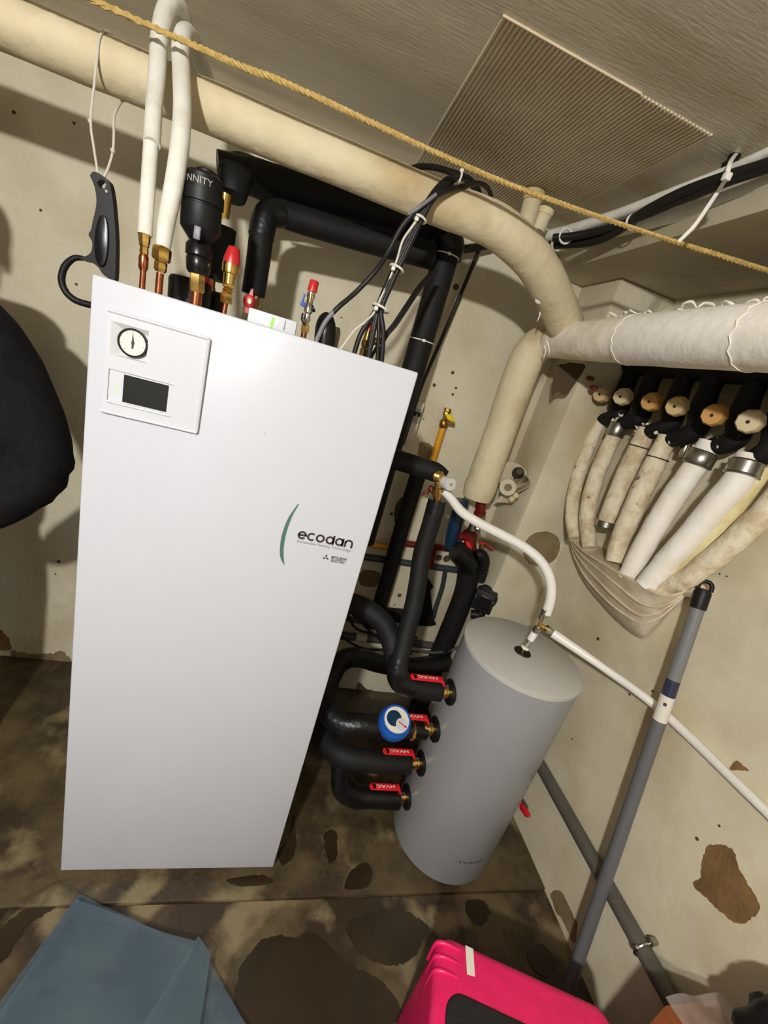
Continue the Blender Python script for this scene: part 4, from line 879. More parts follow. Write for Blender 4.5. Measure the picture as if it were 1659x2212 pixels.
# arm from the unit to the fitting, then the long drop to the top tank valve
yt = 0.148
t = thing('foam_pipe', 'black foam pipe from the grey capped fitting down to the top tank valve', 'pipe', at(855, 1470, y=yt))
p = [at(800, 985, y=0.40), at(850, 992, y=0.39), at(905, 1008, y=0.38), at(940, 1020, y=0.37), at(960, 1032, y=0.36)]; MB().tube(p, [rp(22, p[0])] * 4 + [rp(17, p[0])], 20, 4).build('arm_sleeve', 'foam_black', t)
p = [at(945, 1080, y=0.36), at(938, 1110, y=0.355)]; MB().tube(p, [rp(20, p[0]), rp(21, p[0])], 20, 2, 0.06, 50).build('torn_end', 'tape_black', t)
p = [at(942, 1090, y=0.36), at(930, 1135, y=0.35), at(912, 1195, y=0.33), at(903, 1255, y=0.30), at(893, 1310, y=0.27), at(878, 1365, y=0.22), at(863, 1425, y=0.165)]; MB().tube(p, [rp(20, p[0]), rp(20, p[0]), rp(20, p[0]), rp(20, p[0]), rp(20, p[4]), rp(20, p[5]), rp(20, p[6])], 22, 5).build('drop_sleeve', 'foam_black', t)
p = [at(864, 1418, y=0.17), at(858, 1448, y=0.155), at(868, 1474, y=0.15), at(900, 1486, y=yt)]; MB().tube(p, [rp(21, p[0]), rp(24, p[0]), rp(25, p[0]), rp(22, p[0])], 22, 6, 0.05, 40).build('taped_elbow', 'tape_black', t)
p = [at(890, 1484, y=yt), at(950, 1493, y=yt)]; MB().tube(p, rp(22, p[0]), 22, 1).build('valve_sleeve', 'foam_black', t)
p = [at(740, 1300, y=0.34), at(765, 1305, y=0.33), at(800, 1322, y=0.30), at(832, 1352, y=0.26), at(848, 1392, y=0.215), at(856, 1430, y=0.185)]; MB().tube(p, rp(23, p[3]), 22, 5).build('side_branch', 'foam_black', t)

# brass fitting with grey cap
t = thing('capped_fitting', 'brass fitting with round pale grey cap at the end of the black arm', 'valve', at(950, 1045, y=0.35))
yv = 0.345
rod(t, 'tee_body', 'brass', at(944, 1082, y=yv), at(948, 1036, y=yv), [(0, 8), (0.2, 9), (0.3, 12), (0.6, 12), (0.65, 9), (1, 9)], 10)
rod(t, 'side_ring', 'brass', at(942, 1028, y=yv), at(954, 1032, y=yv - 0.02), [(0, 12), (0.3, 13), (0.5, 11), (0.7, 13), (1, 10)], 18)
a = at(957, 1040, y=yv - 0.005); b = at(974, 1047, y=yv - 0.045)
MB().lathe(a, b, [(0, rp(12, a)), (0.15, rp(13.5, a)), (0.95, rp(14, a)), (1, rp(13, a))], 26).build('cap', 'cable_grey', t) if False else MB().lathe(a, b, [(0, rp(12, a)), (0.15, rp(13.5, a)), (0.95, rp(14, a)), (1, rp(13, a))], 26).build('cap', 'recess_grey', t)
MB().lathe(b, b + (b - a).normalized() * 0.001, [(0, rp(3.2, b)), (1, rp(3.2, b))], 12).build('cap_screw', 'brass', t)
for q in ([(924, 1066), (930, 1050), (935, 1052)], [(910, 1072), (925, 1058), (932, 1064)]):
    P = [at(u, v, y=0.37) for u, v in q]; MB().tube(P, [rp(3, P[0]), rp(4, P[0]), rp(3, P[0])], 8, 3, flat=0.6).build('red_lever', 'red_paint', t)

# white hose from the fitting to the tank top
TX, TY, TH, TR = 1.24, 0.148, 0.86, 0.195
tee = at(1163, 1352, y=TY)
t = thing('white_hose', 'white plastic hose curving from the grey capped fitting to the tank tee', 'hose', at(1100, 1170, y=0.25))
p = [at(958, 1060, y=0.335), at(975, 1078, y=0.33), at(998, 1106, y=0.32), at(1035, 1130, y=0.30), at(1080, 1153, y=0.275), at(1130, 1180, y=0.24), at(1168, 1212, y=0.205), at(1188, 1250, y=0.175), at(1190, 1290, y=0.155), at(1180, 1326, y=TY)]
MB().tube(p, [rp(8.5, p[0]), rp(9.5, p[0])] + [rp(10.5, q) for q in p[2:]], 18, 7).build('hose', 'pvc_white', t)
rod(t, 'end_fitting', 'steel', at(955, 1058, y=0.335), at(962, 1064, y=0.335), [(0, 6), (1, 9)], 12)
t = thing('white_hose', 'straight white plastic pipe sloping from the tank tee across the right wall', 'hose', at(1400, 1520, x=1.52))
A = at(1195, 1368, y=TY - 0.01); Bp = at(1428, 1535, x=1.575); Cp = at(1659, 1757, x=1.583); Dp = Cp + (Cp - Bp) * 0.7
Dp.x = 1.584
MB().tube([A, at(1300, 1440, x=1.42), Bp, Cp, Dp], [rp(10, A), rp(9.5, Bp) * 0.9, rp(10, Bp), rp(10.5, Cp), rp(10.5, Cp)], 18, 6).build('pipe', 'pvc_white', t)

# ------------------------------------------------------------------ grey buffer tank
t = TK = thing('buffer_tank', 'grey cylindrical buffer tank standing on the floor by the right wall', 'tank', (TX, TY, 0))
MB().lathe((TX, TY, 0.0), (TX, TY, TH), [(0, TR - 0.012), (0.006, TR - 0.003), (0.015, TR), (0.985, TR)], 72, cap=True).build('body', 'tank_grey', t, smooth=50)
MB().lathe((TX, TY, TH - 0.016), (TX, TY, TH), [(0, TR), (0.1, TR + 0.002), (0.8, TR + 0.002), (1, TR - 0.003)], 72).build('lid', 'tank_lid', t, smooth=50)
MB().lathe((TX, TY, TH - 0.001), (TX, TY, TH + 0.003), [(0, 0.029), (1, 0.027)], 28).build('top_rosette', 'black_plastic', t)
PZ = [0.668, 0.504, 0.344, 0.172]
for z in PZ:
    MB().lathe((TX - TR + 0.004, TY, z), (TX - TR - 0.006, TY, z), [(0, 0.042), (0.7, 0.042), (1, 0.039)], 28).build('rosette', 'black_plastic', t)
an0 = math.atan2((at(983, 1861, z=0.1) - V(TX, TY, 0.1)).y, (at(983, 1861, z=0.1) - V(TX, TY, 0.1)).x)
# lettering at the foot of the tank
best = min(range(600), key=lambda k: abs((lambda P: (UC + FPX * (P - CAM).dot(right) / dep(P)) - 984)(V(TX + TR * math.cos(-PI + k * PI / 600), TY + TR * math.sin(-PI + k * PI / 600), 0.10))))
a0 = -PI + best * PI / 600
bz = min((0.02 + 0.002 * k for k in range(100)), key=lambda z: abs((lambda P: VC + FPX * (P - CAM).dot(down) / dep(P))(V(TX + TR * math.cos(a0), TY + TR * math.sin(a0), z)) - 1864))
def wrapt(x, y, z):
    a = a0 + x / TR; return V(TX + (TR + 0.0008) * math.cos(a), TY + (TR + 0.0008) * math.sin(a), bz + y)
text('E TURKMIT', 0.016, (0, 0, 0), (1, 0, 0), (0, 0, 1), 'ink_dark', t, wrap=wrapt, depth=0.0001, sx=1.2)

# four lever valves on the tank
for i, z in enumerate(PZ):
    nm = ('topmost lever valve on the grey tank, black sleeve curving up', 'lever valve next to the blue water meter on the tank', 'third lever valve down on the grey tank', 'lowest lever valve on the grey tank near the floor')[i]
    t = thing('lever_valve', 'brass ' + nm, 'valve', (TX - TR - 0.02, TY, z), 'lever valves on the tank side')
    xb = TX - TR - 0.004
    MB().lathe((xb, TY, z), (xb - 0.044, TY, z), [(0, 0.0185), (0.2, 0.0185), (0.22, 0.022), (0.34, 0.022), (0.37, 0.0195), (0.5, 0.0195), (0.52, 0.0235), (0.95, 0.0235), (1, 0.02)], 20).build('body', 'brass', t)
    MB().lathe((xb - 0.025, TY, z + 0.012), (xb - 0.025, TY, z + 0.040), [(0, 0.009), (0.7, 0.009), (0.75, 0.006), (1, 0.006)], 12).build('stem', 'black_plastic', t)
    MB().lathe((xb - 0.025, TY - 0.012, z + 0.034), (xb - 0.025, TY - 0.019, z + 0.034), [(0, 0.006), (0.5, 0.008), (1, 0.007)], 10).build('lever_nut', 'steel', t)
    xl, xr, zl_ = xb - 0.140, xb - 0.040, z + 0.046
    prof = [(xr + 0.016, -0.020), (xr + 0.003, 0.001), (xr - 0.004, 0.0025), (xl, 0.0025), (xl, -0.0025), (xr - 0.006, -0.0025), (xr + 0.010, -0.022)]
    lv = MB().prism([V(x, TY - 0.012, zl_ + q) for x, q in prof], (0, 0.024, 0)).lathe(V(xl, TY, zl_ - 0.0025), V(xl, TY, zl_ + 0.0025), [(0, 0.012), (1, 0.012)], 18).build('lever', 'lever_red', t, bevel=0.0008)
    text('HVAC', 0.015, V(xr - 0.016, TY - 0.0055, zl_ + 0.0027), (-1, 0, 0), (0, -1, 0), 'white_tie', lv, sx=1.75, depth=0.0002, bold=0.0002) if False else text('HVAC', 0.015, V(xr - 0.016, TY + 0.0055, zl_ + 0.0028), (-1, 0, 0), (0, -1, 0), 'white_tie', lv, sx=1.75, depth=0.0002, bold=0.0002)

# sleeves feeding the lower three valves
t = thing('foam_pipe', 'black foam loop running behind the unit edge to the water meter', 'pipe', at(720, 1500, y=0.3))
p = [at(965, 1432, y=0.56), at(900, 1440, y=0.52), at(830, 1436, y=0.47), at(775, 1420, y=0.42), at(738, 1428, y=0.37), at(714, 1462, y=0.31), at(706, 1505, y=0.25), at(712, 1540, y=0.20), at(738, 1562, y=0.165), at(775, 1566, y=yt), at(826, 1569, y=yt)]
MB().tube(p, [rp(18, p[0]), rp(19, p[1]), rp(19, p[2]), rp(21, p[3]), rp(22, p[4]), rp(23, p[5]), rp(23, p[6]), rp(26, p[7]), rp(26, p[8]), rp(24, p[9]), rp(24, p[10])], 22, 5, 0.03, 40).build('sleeve', 'tape_black', t)
p = [at(893, 1575, y=yt), at(919, 1578, y=yt)]; MB().tube(p, rp(19, p[0]), 20, 1).build('short_sleeve', 'tape_black', t)
t = thing('foam_pipe', 'black foam pipe bending out behind the unit into the third tank valve', 'pipe', at(760, 1630, y=yt))
p = [at(650, 1520, y=0.34), at(684, 1566, y=0.28), at(706, 1604, y=0.22), at(742, 1632, y=0.165), at(800, 1644, y=yt), at(884, 1650, y=yt)]
MB().tube(p, [rp(22, p[0]), rp(23, p[0]), rp(24, p[2]), rp(25, p[3]), rp(23, p[4]), rp(21, p[5])], 22, 6, 0.02, 30).build('sleeve', 'foam_black', t)
t = thing('foam_pipe', 'short black foam elbow turning into the lowest tank valve', 'pipe', at(760, 1720, y=yt))
p = [at(736, 1640, y=0.17), at(735, 1672, y=0.155), at(740, 1702, y=yt), at(765, 1719, y=yt), at(800, 1722, y=yt), at(860, 1726, y=yt)]
MB().tube(p, [rp(20, p[0]), rp(20, p[1]), rp(23, p[2]), rp(24, p[3]), rp(22, p[4]), rp(21, p[5])], 22, 6, 0.03, 40).build('sleeve', 'tape_black', t)
# water meter
c0 = at(848, 1570, y=yt); ax = V(-0.06, -0.42, 0.90).normalized()
t = thing('water_meter', 'blue ringed water meter with white dial on the second tank pipe', 'meter', c0)
k = rp(1, c0); x_, z_, _ = frame(ax)
a, b = at(820, 1572, y=yt), at(897, 1578, y=yt)
MB().tube([a, b], 17 * k, 18, 1).build('body', 'black_plastic', t)
for s_, q in ((a, 0.06), (b, 0.86)):
    A = a.lerp(b, q); B = a.lerp(b, q + 0.1); MB().lathe(A, B, [(0, 19 * k), (0.2, 21 * k), (0.8, 21 * k), (1, 19 * k)], 8).build('union_nut', 'brass', t)
k *= 1.08; m0 = c0 + ax * (13 * k) - right * (3 * k)
MB().lathe(m0 - ax * 6 * k, m0 + ax * 25 * k, [(0, 26 * k), (0.1, 31 * k), (0.5, 33 * k), (0.9, 31 * k), (1, 28 * k)], 40).build('ring', 'blue_plastic', t)
fc = m0 + ax * 25.2 * k
d0 = MB().lathe(fc, fc + ax * 1.2 * k, [(0, 25 * k), (1, 25 * k)], 40).build('dial', 'paper_label', t)
ud = (-down - ax * (-down).dot(ax)).normalized(); rd = (right - ax * right.dot(ax)).normalized()
q = fc - rd * 4 * k + ud * 3 * k; MB().lathe(q + ax * 1.0 * k, q + ax * 1.8 * k, [(0, 15 * k), (1, 15 * k)], 28).build('register_window', 'blue_pipe', d0)
q = fc + rd * 8 * k - ud * 8 * k; MB().lathe(q + ax * 1.6 * k, q + ax * 2.2 * k, [(0, 12 * k), (1, 12 * k)], 24).build('small_dial', 'white_plastic', d0)
MB().tube([q + ax * 2.6 * k + rd * 7 * k - ud * 5 * k, q + ax * 2.6 * k - rd * 5 * k + ud * 5 * k], 1.1 * k, 6, 1).sphere(q + ax * 2.6 * k + rd * 6 * k - ud * 4 * k, 2.3 * k, 8, 6).build('pointer', 'red_plastic', d0)
MB().lathe(fc, fc + ax * 3 * k, [(0, 28.5 * k), (1, 28 * k), (1, 25 * k), (0.3, 25 * k)], 40).build('bezel', 'blue_plastic', t)

# tee on the tank lid
t = thing('hose_tee', 'brass and chrome hose tee standing on the tank lid', 'fitting', (TX, TY, TH))
b0 = V(TX, TY, TH + 0.002)
MB().lathe(b0, b0 + V(0, 0, 0.012), [(0, 0.008), (1, 0.008)], 12).build('nipple', 'brass', t)
tt_ = at(1166, 1350, y=TY); axv = (tt_ - b0); Lt = axv.length
MB().lathe(b0 + axv * 0.12, b0 + axv * 0.42, [(0, 0.013), (0.1, 0.014), (0.2, 0.010), (1, 0.0095)], 18).build('collar', 'pvc_white', t)
MB().lathe(b0 + axv * 0.2, b0 + axv * 0.45, [(0, 0.0105), (1, 0.0105)], 14).build('ferrule', 'chrome', t)
MB().lathe(b0 + axv * 0.45, b0 + axv * 0.72, [(0, 0.0115), (1, 0.0115)], 16).build('hose_piece', 'pvc_white', t)
MB().lathe(b0 + axv * 0.70, b0 + axv * 0.92, [(0, 0.0095), (0.3, 0.0095), (0.32, 0.012), (1, 0.012)], 14).build('lower_ferrule', 'chrome', t)
MB().tube([b0 + axv * 0.85, tt_, at(1172, 1330, y=TY)], 0.0062, 12, 3).tube([tt_, at(1186, 1360, y=TY - 0.006)], 0.0062, 12, 1).build('tee_body', 'brass', t)
A, B = at(1170, 1337, y=TY), at(1178, 1316, y=TY); MB().lathe(A, B, [(0, 0.0115), (0.3, 0.0118), (0.35, 0.0098), (1, 0.0098)], 14).build('upper_ferrule', 'chrome', t)
A, B = at(1180, 1357, y=TY - 0.004), at(1200, 1371, y=TY - 0.01); MB().lathe(A, B, [(0, 0.0115), (0.3, 0.0118), (0.35, 0.0098), (1, 0.0098)], 14).build('side_ferrule', 'chrome', t)

# red lever peeping out behind the tank
p = at(1130, 1750, x=1.47)
t = thing('lever_valve', 'red drain lever peeping out behind the tank\'s right side', 'valve', V(1.46, p.y, p.z))
k = rp(1, p)
a_ = [at(u, v, x=1.47) for u, v in ((1121, 1736), (1127, 1737), (1141, 1760), (1140, 1766), (1134, 1765), (1122, 1748))]
MB().prism(a_, (0.012, 0, 0)).build('lever', 'lever_red', t, bevel=0.002)
q = a_[0]; MB().lathe(V(TX + TR * 0.96, TY, q.z), V(1.475, TY, q.z), [(0, 0.014), (0.6, 0.014), (0.62, 0.018), (1, 0.018)], 14).build('body', 'brass_dull', t)
MB().tube([V(1.475, TY, q.z), V(1.476, (TY + q.y) / 2, q.z + 0.01), V(1.476, q.y, q.z)], 0.006, 8, 4).build('stem', 'lever_red', t)

# loose cables behind the unit
t = thing('loose_cable', 'loose black cables drooping behind the unit to the tank', 'cable', at(800, 1390, y=0.78))
for px in ([(740, 1290), (755, 1335), (770, 1358), (800, 1368), (830, 1372)], [(755, 1320), (790, 1355), (830, 1390), (860, 1410), (890, 1412)], [(735, 1372), (760, 1390), (790, 1402), (830, 1404)]):
    MB().tube([at(u, v, y=0.72) for u, v in px], rp(2.6, at(800, 1380, y=0.72)), 8, 6).build('cable', 'cable_black', t)
MB().tube([at(u, v, y=0.62) for u, v in ((880, 1405), (930, 1410), (975, 1404), (1003, 1390), (1015, 1360))], rp(2.8, at(930, 1405, y=0.62)), 8, 6).build('cable', 'conduit_grey', t)

# ------------------------------------------------------------------ right wall: low grey pipe and leaning pole
t = thing('waste_pipe', 'grey waste pipe running low along the right wall', 'pipe', (XR - 0.03, -0.2, 0.33))
MB().tube([V(XR - 0.028, 0.61, 0.325), V(XR - 0.028, -1.2, 0.325)], 0.0235, 20, 1).build('pipe', 'grey_pipe', t)
yc = at(1408, 2025, x=XR - 0.03).y
pts = [V(XR - 0.028 + 0.0255 * math.cos(2 * PI * k / 20), yc, 0.325 + 0.0255 * math.sin(2 * PI * k / 20)) for k in range(20)]
MB().tube(pts, 0.004, 8, 1, closed=True).build('clip_band', 'steel', t)
MB().sphere((XR - 0.055, yc, 0.335), 0.007, 12, 8).build('clip_screw', 'chrome', t)
MB().box((XR - 0.012, yc, 0.358), (0.024, 0.016, 0.016)).build('clip_lug', 'steel', t, bevel=0.003)

t = thing('broom_handle', 'grey pole with black hanging cap leaning on the right wall', 'pole', at(1222, 2152, z=-0.01))
A, B = at(1222, 2152, z=-0.008), at(1527, 1256, x=1.535); L_ = (B - A)
def pole(f0, f1, r, mat, nm): MB().lathe(A + L_ * f0, A + L_ * f1, [(0, r), (0.01, r), (0.99, r), (1, r)], 22).build(nm, mat, t)
fr = lambda v: min((k / 1000 for k in range(1001)), key=lambda q: abs(VC + FPX * ((A + L_ * q) - CAM).dot(down) / dep(A + L_ * q) - v))
rpole = rp(13.5, A + L_ * 0.6)
f_lab0, f_lab1, f_blue, f_cap = fr(1556), fr(1502), fr(1468), fr(1311)
pole(0, f_lab0, rpole, 'pole_grey', 'lower_tube'); pole(f_lab0, f_lab1, rpole * 1.02, 'paper_label', 'label'); pole(f_lab1, f_blue, rpole * 0.99, 'pole_blue', 'blue_band'); pole(f_blue, f_cap, rpole * 0.95, 'pole_grey_upper', 'upper_tube')
c0 = A + L_ * fr(1518); 
dl_ = (CAM - c0); dl_ = (dl_ - L_ * (dl_.dot(L_) / L_.length_squared)).normalized()
sdv = L_.normalized().cross(dl_); MB().box(c0 + dl_ * rpole * 0.98, (0.008, 0.003, 0.009), (sdv, dl_, L_.normalized())).build('printed_mark', 'ink_dark', t)
cd_ = L_.normalized(); x_ = sdv.normalized()
base = A + L_ * f_cap
cap = [(0.0, rpole * 1.1), (0.5, rpole * 1.12), (0.62, rpole * 1.05)]
hl = (B - base).length
MB().lathe(base - cd_ * 0.003, base + cd_ * hl * 0.7, [(0, rpole * 1.1), (0.8, rpole * 1.12), (1, rpole * 0.9)], 22).build('cap', 'black_plastic', t)
hp = base + cd_ * hl * 0.66; w_ = rpole * 0.85
ring_ = [hp - x_ * w_, hp - x_ * w_ * 0.95 + cd_ * hl * 0.2, hp + cd_ * hl * 0.32 - x_ * w_ * 0.45, hp + cd_ * hl * 0.32 + x_ * w_ * 0.45, hp + x_ * w_ * 0.95 + cd_ * hl * 0.2, hp + x_ * w_]
MB().tube(ring_, rpole * 0.32, 10, 4).build('hanging_loop', 'black_plastic', t)

# ------------------------------------------------------------------ pink case
zt = 0.36
a = at(945, 2006, z=zt); b = at(1322, 2178, z=zt)
ux = (b - a); ux.z = 0; LW = ux.length; ux.normalize(); uy = V(-ux.y, ux.x, 0); uz = V(0, 0, 1)
t = thing('plastic_case', 'bright pink plastic carrying case with black front panel and white sticker', 'case', (a + ux * LW / 2 - uy * 0.07) * 1 - V(0, 0, zt))
DP = 0.135
def loopbox(x0, x1, y0, y1, z0, z1, rc, rt, n=6, rings=5):
    R = []
    def ring(ins, z):
        pts = []
        for cx, cy, s in ((x1 - rc, y1 - rc, 0), (x0 + rc, y1 - rc, 1), (x0 + rc, y0 + rc, 2), (x1 - rc, y0 + rc, 3)):
            for k in range(n + 1):
                an = PI / 2 * (s + k / n); rr = max(rc - ins, 0.001)
                pts.append(a + ux * (cx + rr * math.cos(an)) + uy * (cy + rr * math.sin(an)) + V(0, 0, z - zt))
        return pts
    for k in range(rings + 1): q = PI / 2 * k / rings; R.append(ring(rt * (1 - math.sin(q)), z0 + rt * (1 - math.cos(q))))
    for k in range(rings + 1): q = PI / 2 * k / rings; R.append(ring(rt * (1 - math.cos(q)), z1 - rt + rt * math.sin(q)))
    return R
m = MB().rings(loopbox(0, LW, -0.33, 0, -0.009, zt, 0.045, 0.022)); m.build('shell', 'pink_plastic', t, smooth=50)
m = MB().rings(loopbox(0.030, LW - 0.035, -0.30, -0.098, zt - 0.04, zt + 0.006, 0.04, 0.008)); m.build('front_panel', 'case_black', t, smooth=50)
for k in range(3):
    yy = -0.022 - k * 0.026
    pts = [a + ux * x + uy * yy + V(0, 0, z) for x, z in ((0.002, -0.08), (0.002, -0.03), (0.006, -0.010), (0.020, -0.001), (0.045, 0.000), (0.065, -0.002))]
    MB().tube(pts, [0.003, 0.005, 0.006, 0.005, 0.004, 0.001], 10, 5).build('corner_ridge', 'pink_plastic', t)
q = [at(u, v, z=zt + 0.001) for u, v in ((1005, 2042), (1022, 2050), (1026, 2110), (1009, 2105))]
MB().prism(q, (0, 0, 0.0006)).build('sticker', 'paper_label', t, smooth=0)

# ------------------------------------------------------------------ blue polythene sheet on the floor
t = thing('polythene_sheet', 'crumpled translucent blue polythene sheet lying in front of the unit', 'plastic sheet', at(250, 2100, z=0.0))
def sheet(px, z, nx, amp, seed):
    Q = [at(u, v, z=z) for u, v in px]; vs = []; fs = []; ny = nx
    for j in range(ny + 1):
        for i in range(nx + 1):
            s, q = i / nx, j / ny
            p = Q[0].lerp(Q[1], s).lerp(Q[3].lerp(Q[2], s), q)
            h = amp * (0.6 + noise.noise(V(p.x * 5 + seed, p.y * 5, seed)) + 0.6 * abs(noise.noise(V(p.x * 9, p.y * 14 + seed, 2))))
            vs.append(p + V(0, 0, max(h, 0.0))); 
    for j in range(ny):
        for i in range(nx): k = j * (nx + 1) + i; fs.append((k, k + 1, k + nx + 2, k + nx + 1))
    return MB().add(vs, fs)
sheet([(170, 1932), (448, 2070), (640, 2420), (-180, 2420)], 0.004, 30, 0.012, 1.0).build('lower_layer', 'blue_film', t, smooth=30)
sheet([(165, 1948), (425, 2040), (250, 2420), (-150, 2420)], 0.022, 26, 0.014, 4.0).build('upper_layer', 'blue_film', t, smooth=30)
sheet([(428, 2025), (455, 2062), (400, 2420), (180, 2420)], 0.04, 18, 0.010, 7.0).build('folded_strip', 'blue_film', t, smooth=30)

# ------------------------------------------------------------------ box with plastic wrap and black bag, bottom right corner
t = thing('cardboard_box', 'orange-brown cardboard box standing by the right wall at the bottom edge', 'box', (1.46, -0.78, -0.01))
MB().box((1.465, -0.795, 0.24), (0.15, 0.53, 0.50)).build('carton', 'box_orange', t, bevel=0.004)
t = thing('plastic_wrap', 'crumpled clear plastic wrap lying on the cardboard box', 'plastic wrap', (1.46, -0.7, 0.49))
m = MB(); vs = []; fs = []; nx = 26
for j in range(nx + 1):
    for i in range(nx + 1):
        x = 1.385 + 0.165 * i / nx; y = -1.02 + 0.495 * j / nx
        vs.append(V(x, y, 0.494 + max(0, 0.035 * noise.noise(V(x * 16, y * 16, 3)) + 0.018)))
for j in range(nx):
    for i in range(nx): k = j * (nx + 1) + i; fs.append((k, k + 1, k + nx + 2, k + nx + 1))
m.add(vs, fs).build('wrap', 'polythene', t, smooth=25)
p = at(1715, 2130, x=1.49)
t = thing('black_bag', 'small crumpled black bag resting on the box at the frame edge', 'bag', V(p.x, p.y - 0.05, 0.50))
m = MB(); p.z = 0.61; m.sphere(V(p.x - 0.01, p.y - 0.035, p.z), 0.058, 28, 18, (0.9, 1.0, 1.9))
for v_ in m.v: v_ += (v_ - V(p.x, p.y, p.z)).normalized() * 0.018 * noise.noise(v_ * 38)
m.build('bag', 'bag_black', t)

# ------------------------------------------------------------------ person at the left edge
def skin(verts, edges, root=0, sub=2):
    me = bpy.data.meshes.new('s'); me.from_pydata([v[0] for v in verts], edges, [])
    ob = bpy.data.objects.new('s', me); C.objects.link(ob)
    md = ob.modifiers.new('skin', 'SKIN'); md.use_smooth_shade = True
    sv = me.skin_vertices[0].data
    for i, v in enumerate(verts):
        r = v[1]; sv[i].radius = (r, r) if not isinstance(r, tuple) else r; sv[i].use_root = (i == root)
    s = ob.modifiers.new('sub', 'SUBSURF'); s.levels = s.render_levels = sub
    dg = bpy.context.evaluated_depsgraph_get(); out = bpy.data.meshes.new_from_object(ob.evaluated_get(dg))
    bpy.data.objects.remove(ob); return out
def place(me, name, mat, parent):
    og = org(parent); me.name = name
    for v in me.vertices: v.co -= og
    for p in me.polygons: p.use_smooth = True
    return link(name, me, mat, parent)
PX, PY = -0.60, 0.36
sh = V(-0.335, 0.33, 1.43); el = V(-0.205, 0.30, 1.13); wr_ = V(-0.43, 0.13, 0.95); ha = V(-0.50, 0.09, 0.94)
shR = V(-0.84, 0.36, 1.43); elR = V(-0.90, 0.36, 1.15); wrR = V(-0.78, 0.14, 1.00); haR = V(-0.72, 0.10, 0.99)
pel = V(PX, PY, 0.95)
B_ = [(pel, (0.15, 0.11)), (V(PX, PY, 1.10), (0.14, 0.10)), (V(PX, PY, 1.28), (0.16, 0.11)), (V(PX, PY, 1.42), (0.12, 0.085)), (V(PX, PY - 0.01, 1.50), 0.06), (V(PX, PY - 0.02, 1.57), 0.055), (V(PX, PY - 0.04, 1.65), (0.078, 0.092)), (V(PX, PY - 0.04, 1.73), (0.076, 0.092)), (V(PX, PY - 0.03, 1.79), (0.05, 0.06)),
      (sh, 0.055), (el, 0.042), (wr_, 0.028), (shR, 0.055), (elR, 0.042), (wrR, 0.028),
      (V(PX + 0.10, PY, 0.88), 0.085), (V(PX + 0.11, PY - 0.01, 0.50), 0.058), (V(PX + 0.11, PY + 0.02, 0.09), 0.04), (V(PX + 0.12, PY - 0.13, 0.035), 0.035),
      (V(PX - 0.10, PY, 0.88), 0.085), (V(PX - 0.11, PY - 0.01, 0.50), 0.058), (V(PX - 0.11, PY + 0.02, 0.09), 0.04), (V(PX - 0.12, PY - 0.13, 0.035), 0.035)]
E_ = [(0, 1), (1, 2), (2, 3), (3, 4), (4, 5), (5, 6), (6, 7), (7, 8), (3, 9), (9, 10), (10, 11), (3, 12), (12, 13), (13, 14), (0, 15), (15, 16), (16, 17), (17, 18), (0, 19), (19, 20), (20, 21), (21, 22)]
def hand(w0, h0, wi, s):
    d = (h0 - w0).normalized(); up = V(0, 0, 1); sd_ = d.cross(up).normalized() * s
    pi = len(B_); B_.append((w0 + d * 0.045, (0.034, 0.022))); E_.append((wi, pi))
    pk = len(B_); B_.append((w0 + d * 0.085, (0.038, 0.018))); E_.append((pi, pk))
    for k, l in enumerate((0.066, 0.076, 0.070, 0.054)):
        o = up * (0.027 - 0.018 * k); c_ = len(B_)
        B_.append((w0 + d * 0.098 + o, 0.0095)); B_.append((w0 + d * (0.098 + l * 0.5) + o + sd_ * 0.008, 0.0088)); B_.append((w0 + d * (0.098 + l * 0.85) + o + sd_ * 0.03, 0.0075))
        E_.extend([(pk, c_), (c_, c_ + 1), (c_ + 1, c_ + 2)])
    c_ = len(B_); B_.append((w0 + d * 0.06 + up * 0.036 + sd_ * 0.012, 0.011)); B_.append((w0 + d * 0.095 + up * 0.05 + sd_ * 0.028, 0.0095)); E_.extend([(pi, c_), (c_, c_ + 1)])
hand(wr_, ha, 11, 1); hand(wrR, haR, 14, -1)
t = thing('person', 'person in a dark jacket at the left edge, elbow bent beside the white unit', 'person', (PX, PY, 0))
place(skin(B_, E_), 'body', 'skin', t)
J = [(V(PX, PY, 0.86), (0.20, 0.15)), (V(PX, PY, 1.05), (0.19, 0.145)), (V(PX, PY, 1.25), (0.20, 0.145)), (V(PX, PY, 1.40), (0.16, 0.12)), (V(PX, PY, 1.49), 0.085),
     (V(-0.40, 0.34, 1.432), 0.088), (V(-0.325, 0.325, 1.375), 0.086), (V(-0.26, 0.31, 1.25), 0.083), (V(-0.208, 0.30, 1.135), 0.080), (V(-0.235, 0.275, 1.06), 0.080), (V(-0.34, 0.20, 0.99), 0.068), (wr_ + V(0.02, 0.01, 0.005), 0.045),
     (V(-0.78, 0.36, 1.435), 0.088), (V(-0.85, 0.36, 1.375), 0.085), (V(-0.885, 0.36, 1.25), 0.076), (elR, 0.070), (V(-0.84, 0.25, 1.06), 0.06), (wrR + V(-0.02, 0.01, 0.005), 0.045)]
JE = [(0, 1), (1, 2), (2, 3), (3, 4), (3, 5), (5, 6), (6, 7), (7, 8), (8, 9), (9, 10), (10, 11), (3, 12), (12, 13), (13, 14), (14, 15), (15, 16), (16, 17)]
jm = skin(J, JE, sub=3)
for v in jm.vertices:
    c_ = v.co; q = (c_ - V(-0.22, 0.29, 1.11)).length
    v.co += v.normal * (0.005 * noise.noise(c_ * 14) + 0.006 * math.sin(c_.z * 110 + c_.x * 60) * math.exp(-(q / 0.09) ** 2))
place(jm, 'jacket', 'jacket', t)
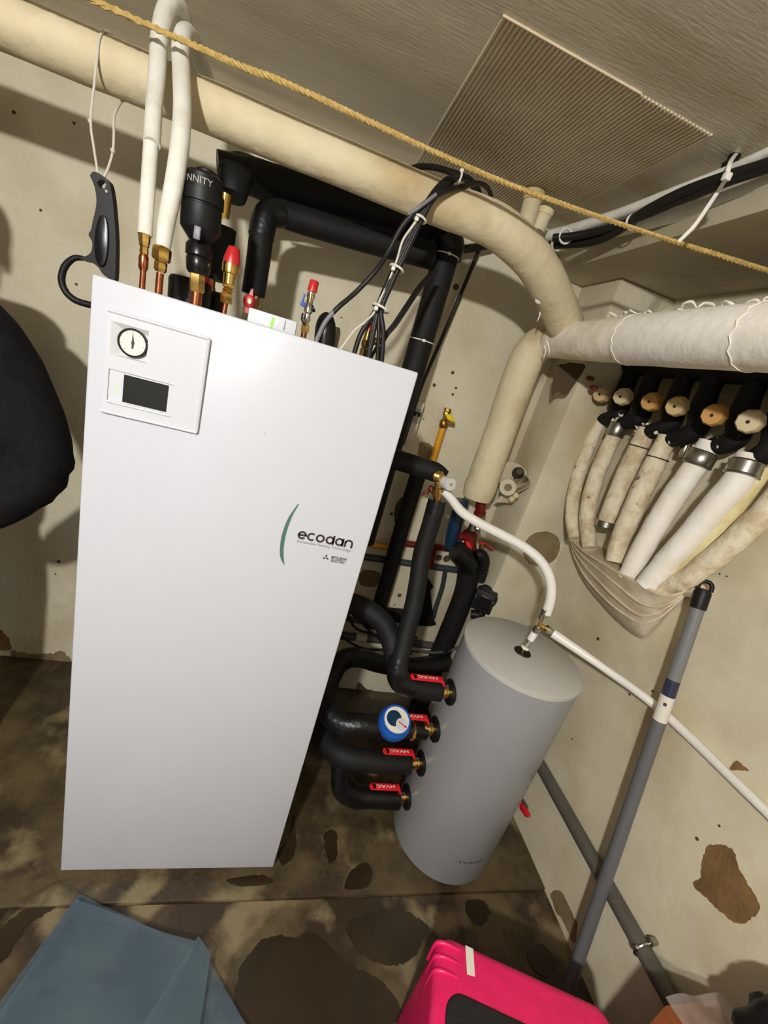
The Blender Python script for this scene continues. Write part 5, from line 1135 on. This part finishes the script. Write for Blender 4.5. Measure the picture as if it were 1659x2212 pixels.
TR_ = [(V(PX, PY, 0.96), (0.17, 0.13)), (V(PX, PY, 0.88), (0.17, 0.13)), (V(PX + 0.11, PY, 0.74), 0.095), (V(PX + 0.115, PY - 0.01, 0.48), 0.075), (V(PX + 0.115, PY + 0.015, 0.03), 0.072), (V(PX - 0.11, PY, 0.74), 0.095), (V(PX - 0.115, PY - 0.01, 0.48), 0.075), (V(PX - 0.115, PY + 0.015, 0.03), 0.072)]
place(skin(TR_, [(0, 1), (1, 2), (2, 3), (3, 4), (1, 5), (5, 6), (6, 7)]), 'trousers', 'trousers', t)
for s in (-1, 1):
    place(skin([(V(PX + s * 0.115, PY + 0.05, 0.05), (0.056, 0.062)), (V(PX + s * 0.12, PY - 0.04, 0.05), (0.058, 0.054)), (V(PX + s * 0.125, PY - 0.14, 0.044), (0.058, 0.046)), (V(PX + s * 0.125, PY - 0.19, 0.040), (0.042, 0.038))], [(0, 1), (1, 2), (2, 3)]), 'shoe', 'shoe', t)
m = MB().sphere((PX, PY - 0.025, 1.735), 0.098, 24, 14, (0.92, 1.08, 1.02)); m.v = [V(v.x, max(v.y, PY - 0.09 + max(0, (1.76 - v.z)) * 1.1), max(v.z, 1.655)) for v in m.v]; m.build('hair', 'hair', t)
hy = PY - 0.04
for s in (-1, 1):
    MB().sphere((PX + s * 0.031, hy - 0.085, 1.695), 0.011, 12, 8).build('eye', 'white_plastic', t); MB().sphere((PX + s * 0.031, hy - 0.0925, 1.695), 0.006, 10, 6).build('iris', 'ink_dark', t)
    MB().sphere((PX + s * 0.080, hy + 0.01, 1.685), 0.028, 12, 8, (0.35, 0.7, 1.1)).build('ear', 'skin', t)
MB().prism([V(PX - 0.008, hy - 0.088, 1.69), V(PX + 0.008, hy - 0.088, 1.69), V(PX + 0.016, hy - 0.09, 1.65), V(PX, hy - 0.115, 1.652), V(PX - 0.016, hy - 0.09, 1.65)], (0, 0.02, 0)).build('nose', 'skin', t, bevel=0.004)
MB().sphere((PX, hy - 0.085, 1.622), 0.024, 14, 8, (1.0, 0.35, 0.3)).build('mouth', 'red_paint', t)
# grey hood bunched behind the shoulders
place(skin([(V(PX + 0.02, PY + 0.05, 1.50), (0.10, 0.07)), (V(PX + 0.14, PY + 0.05, 1.505), 0.07), (V(PX + 0.215, PY + 0.03, 1.475), 0.05), (V(PX - 0.10, PY + 0.05, 1.505), 0.07), (V(PX - 0.17, PY + 0.03, 1.47), 0.05)], [(0, 1), (1, 2), (0, 3), (3, 4)]), 'hood', 'hood_grey', t)
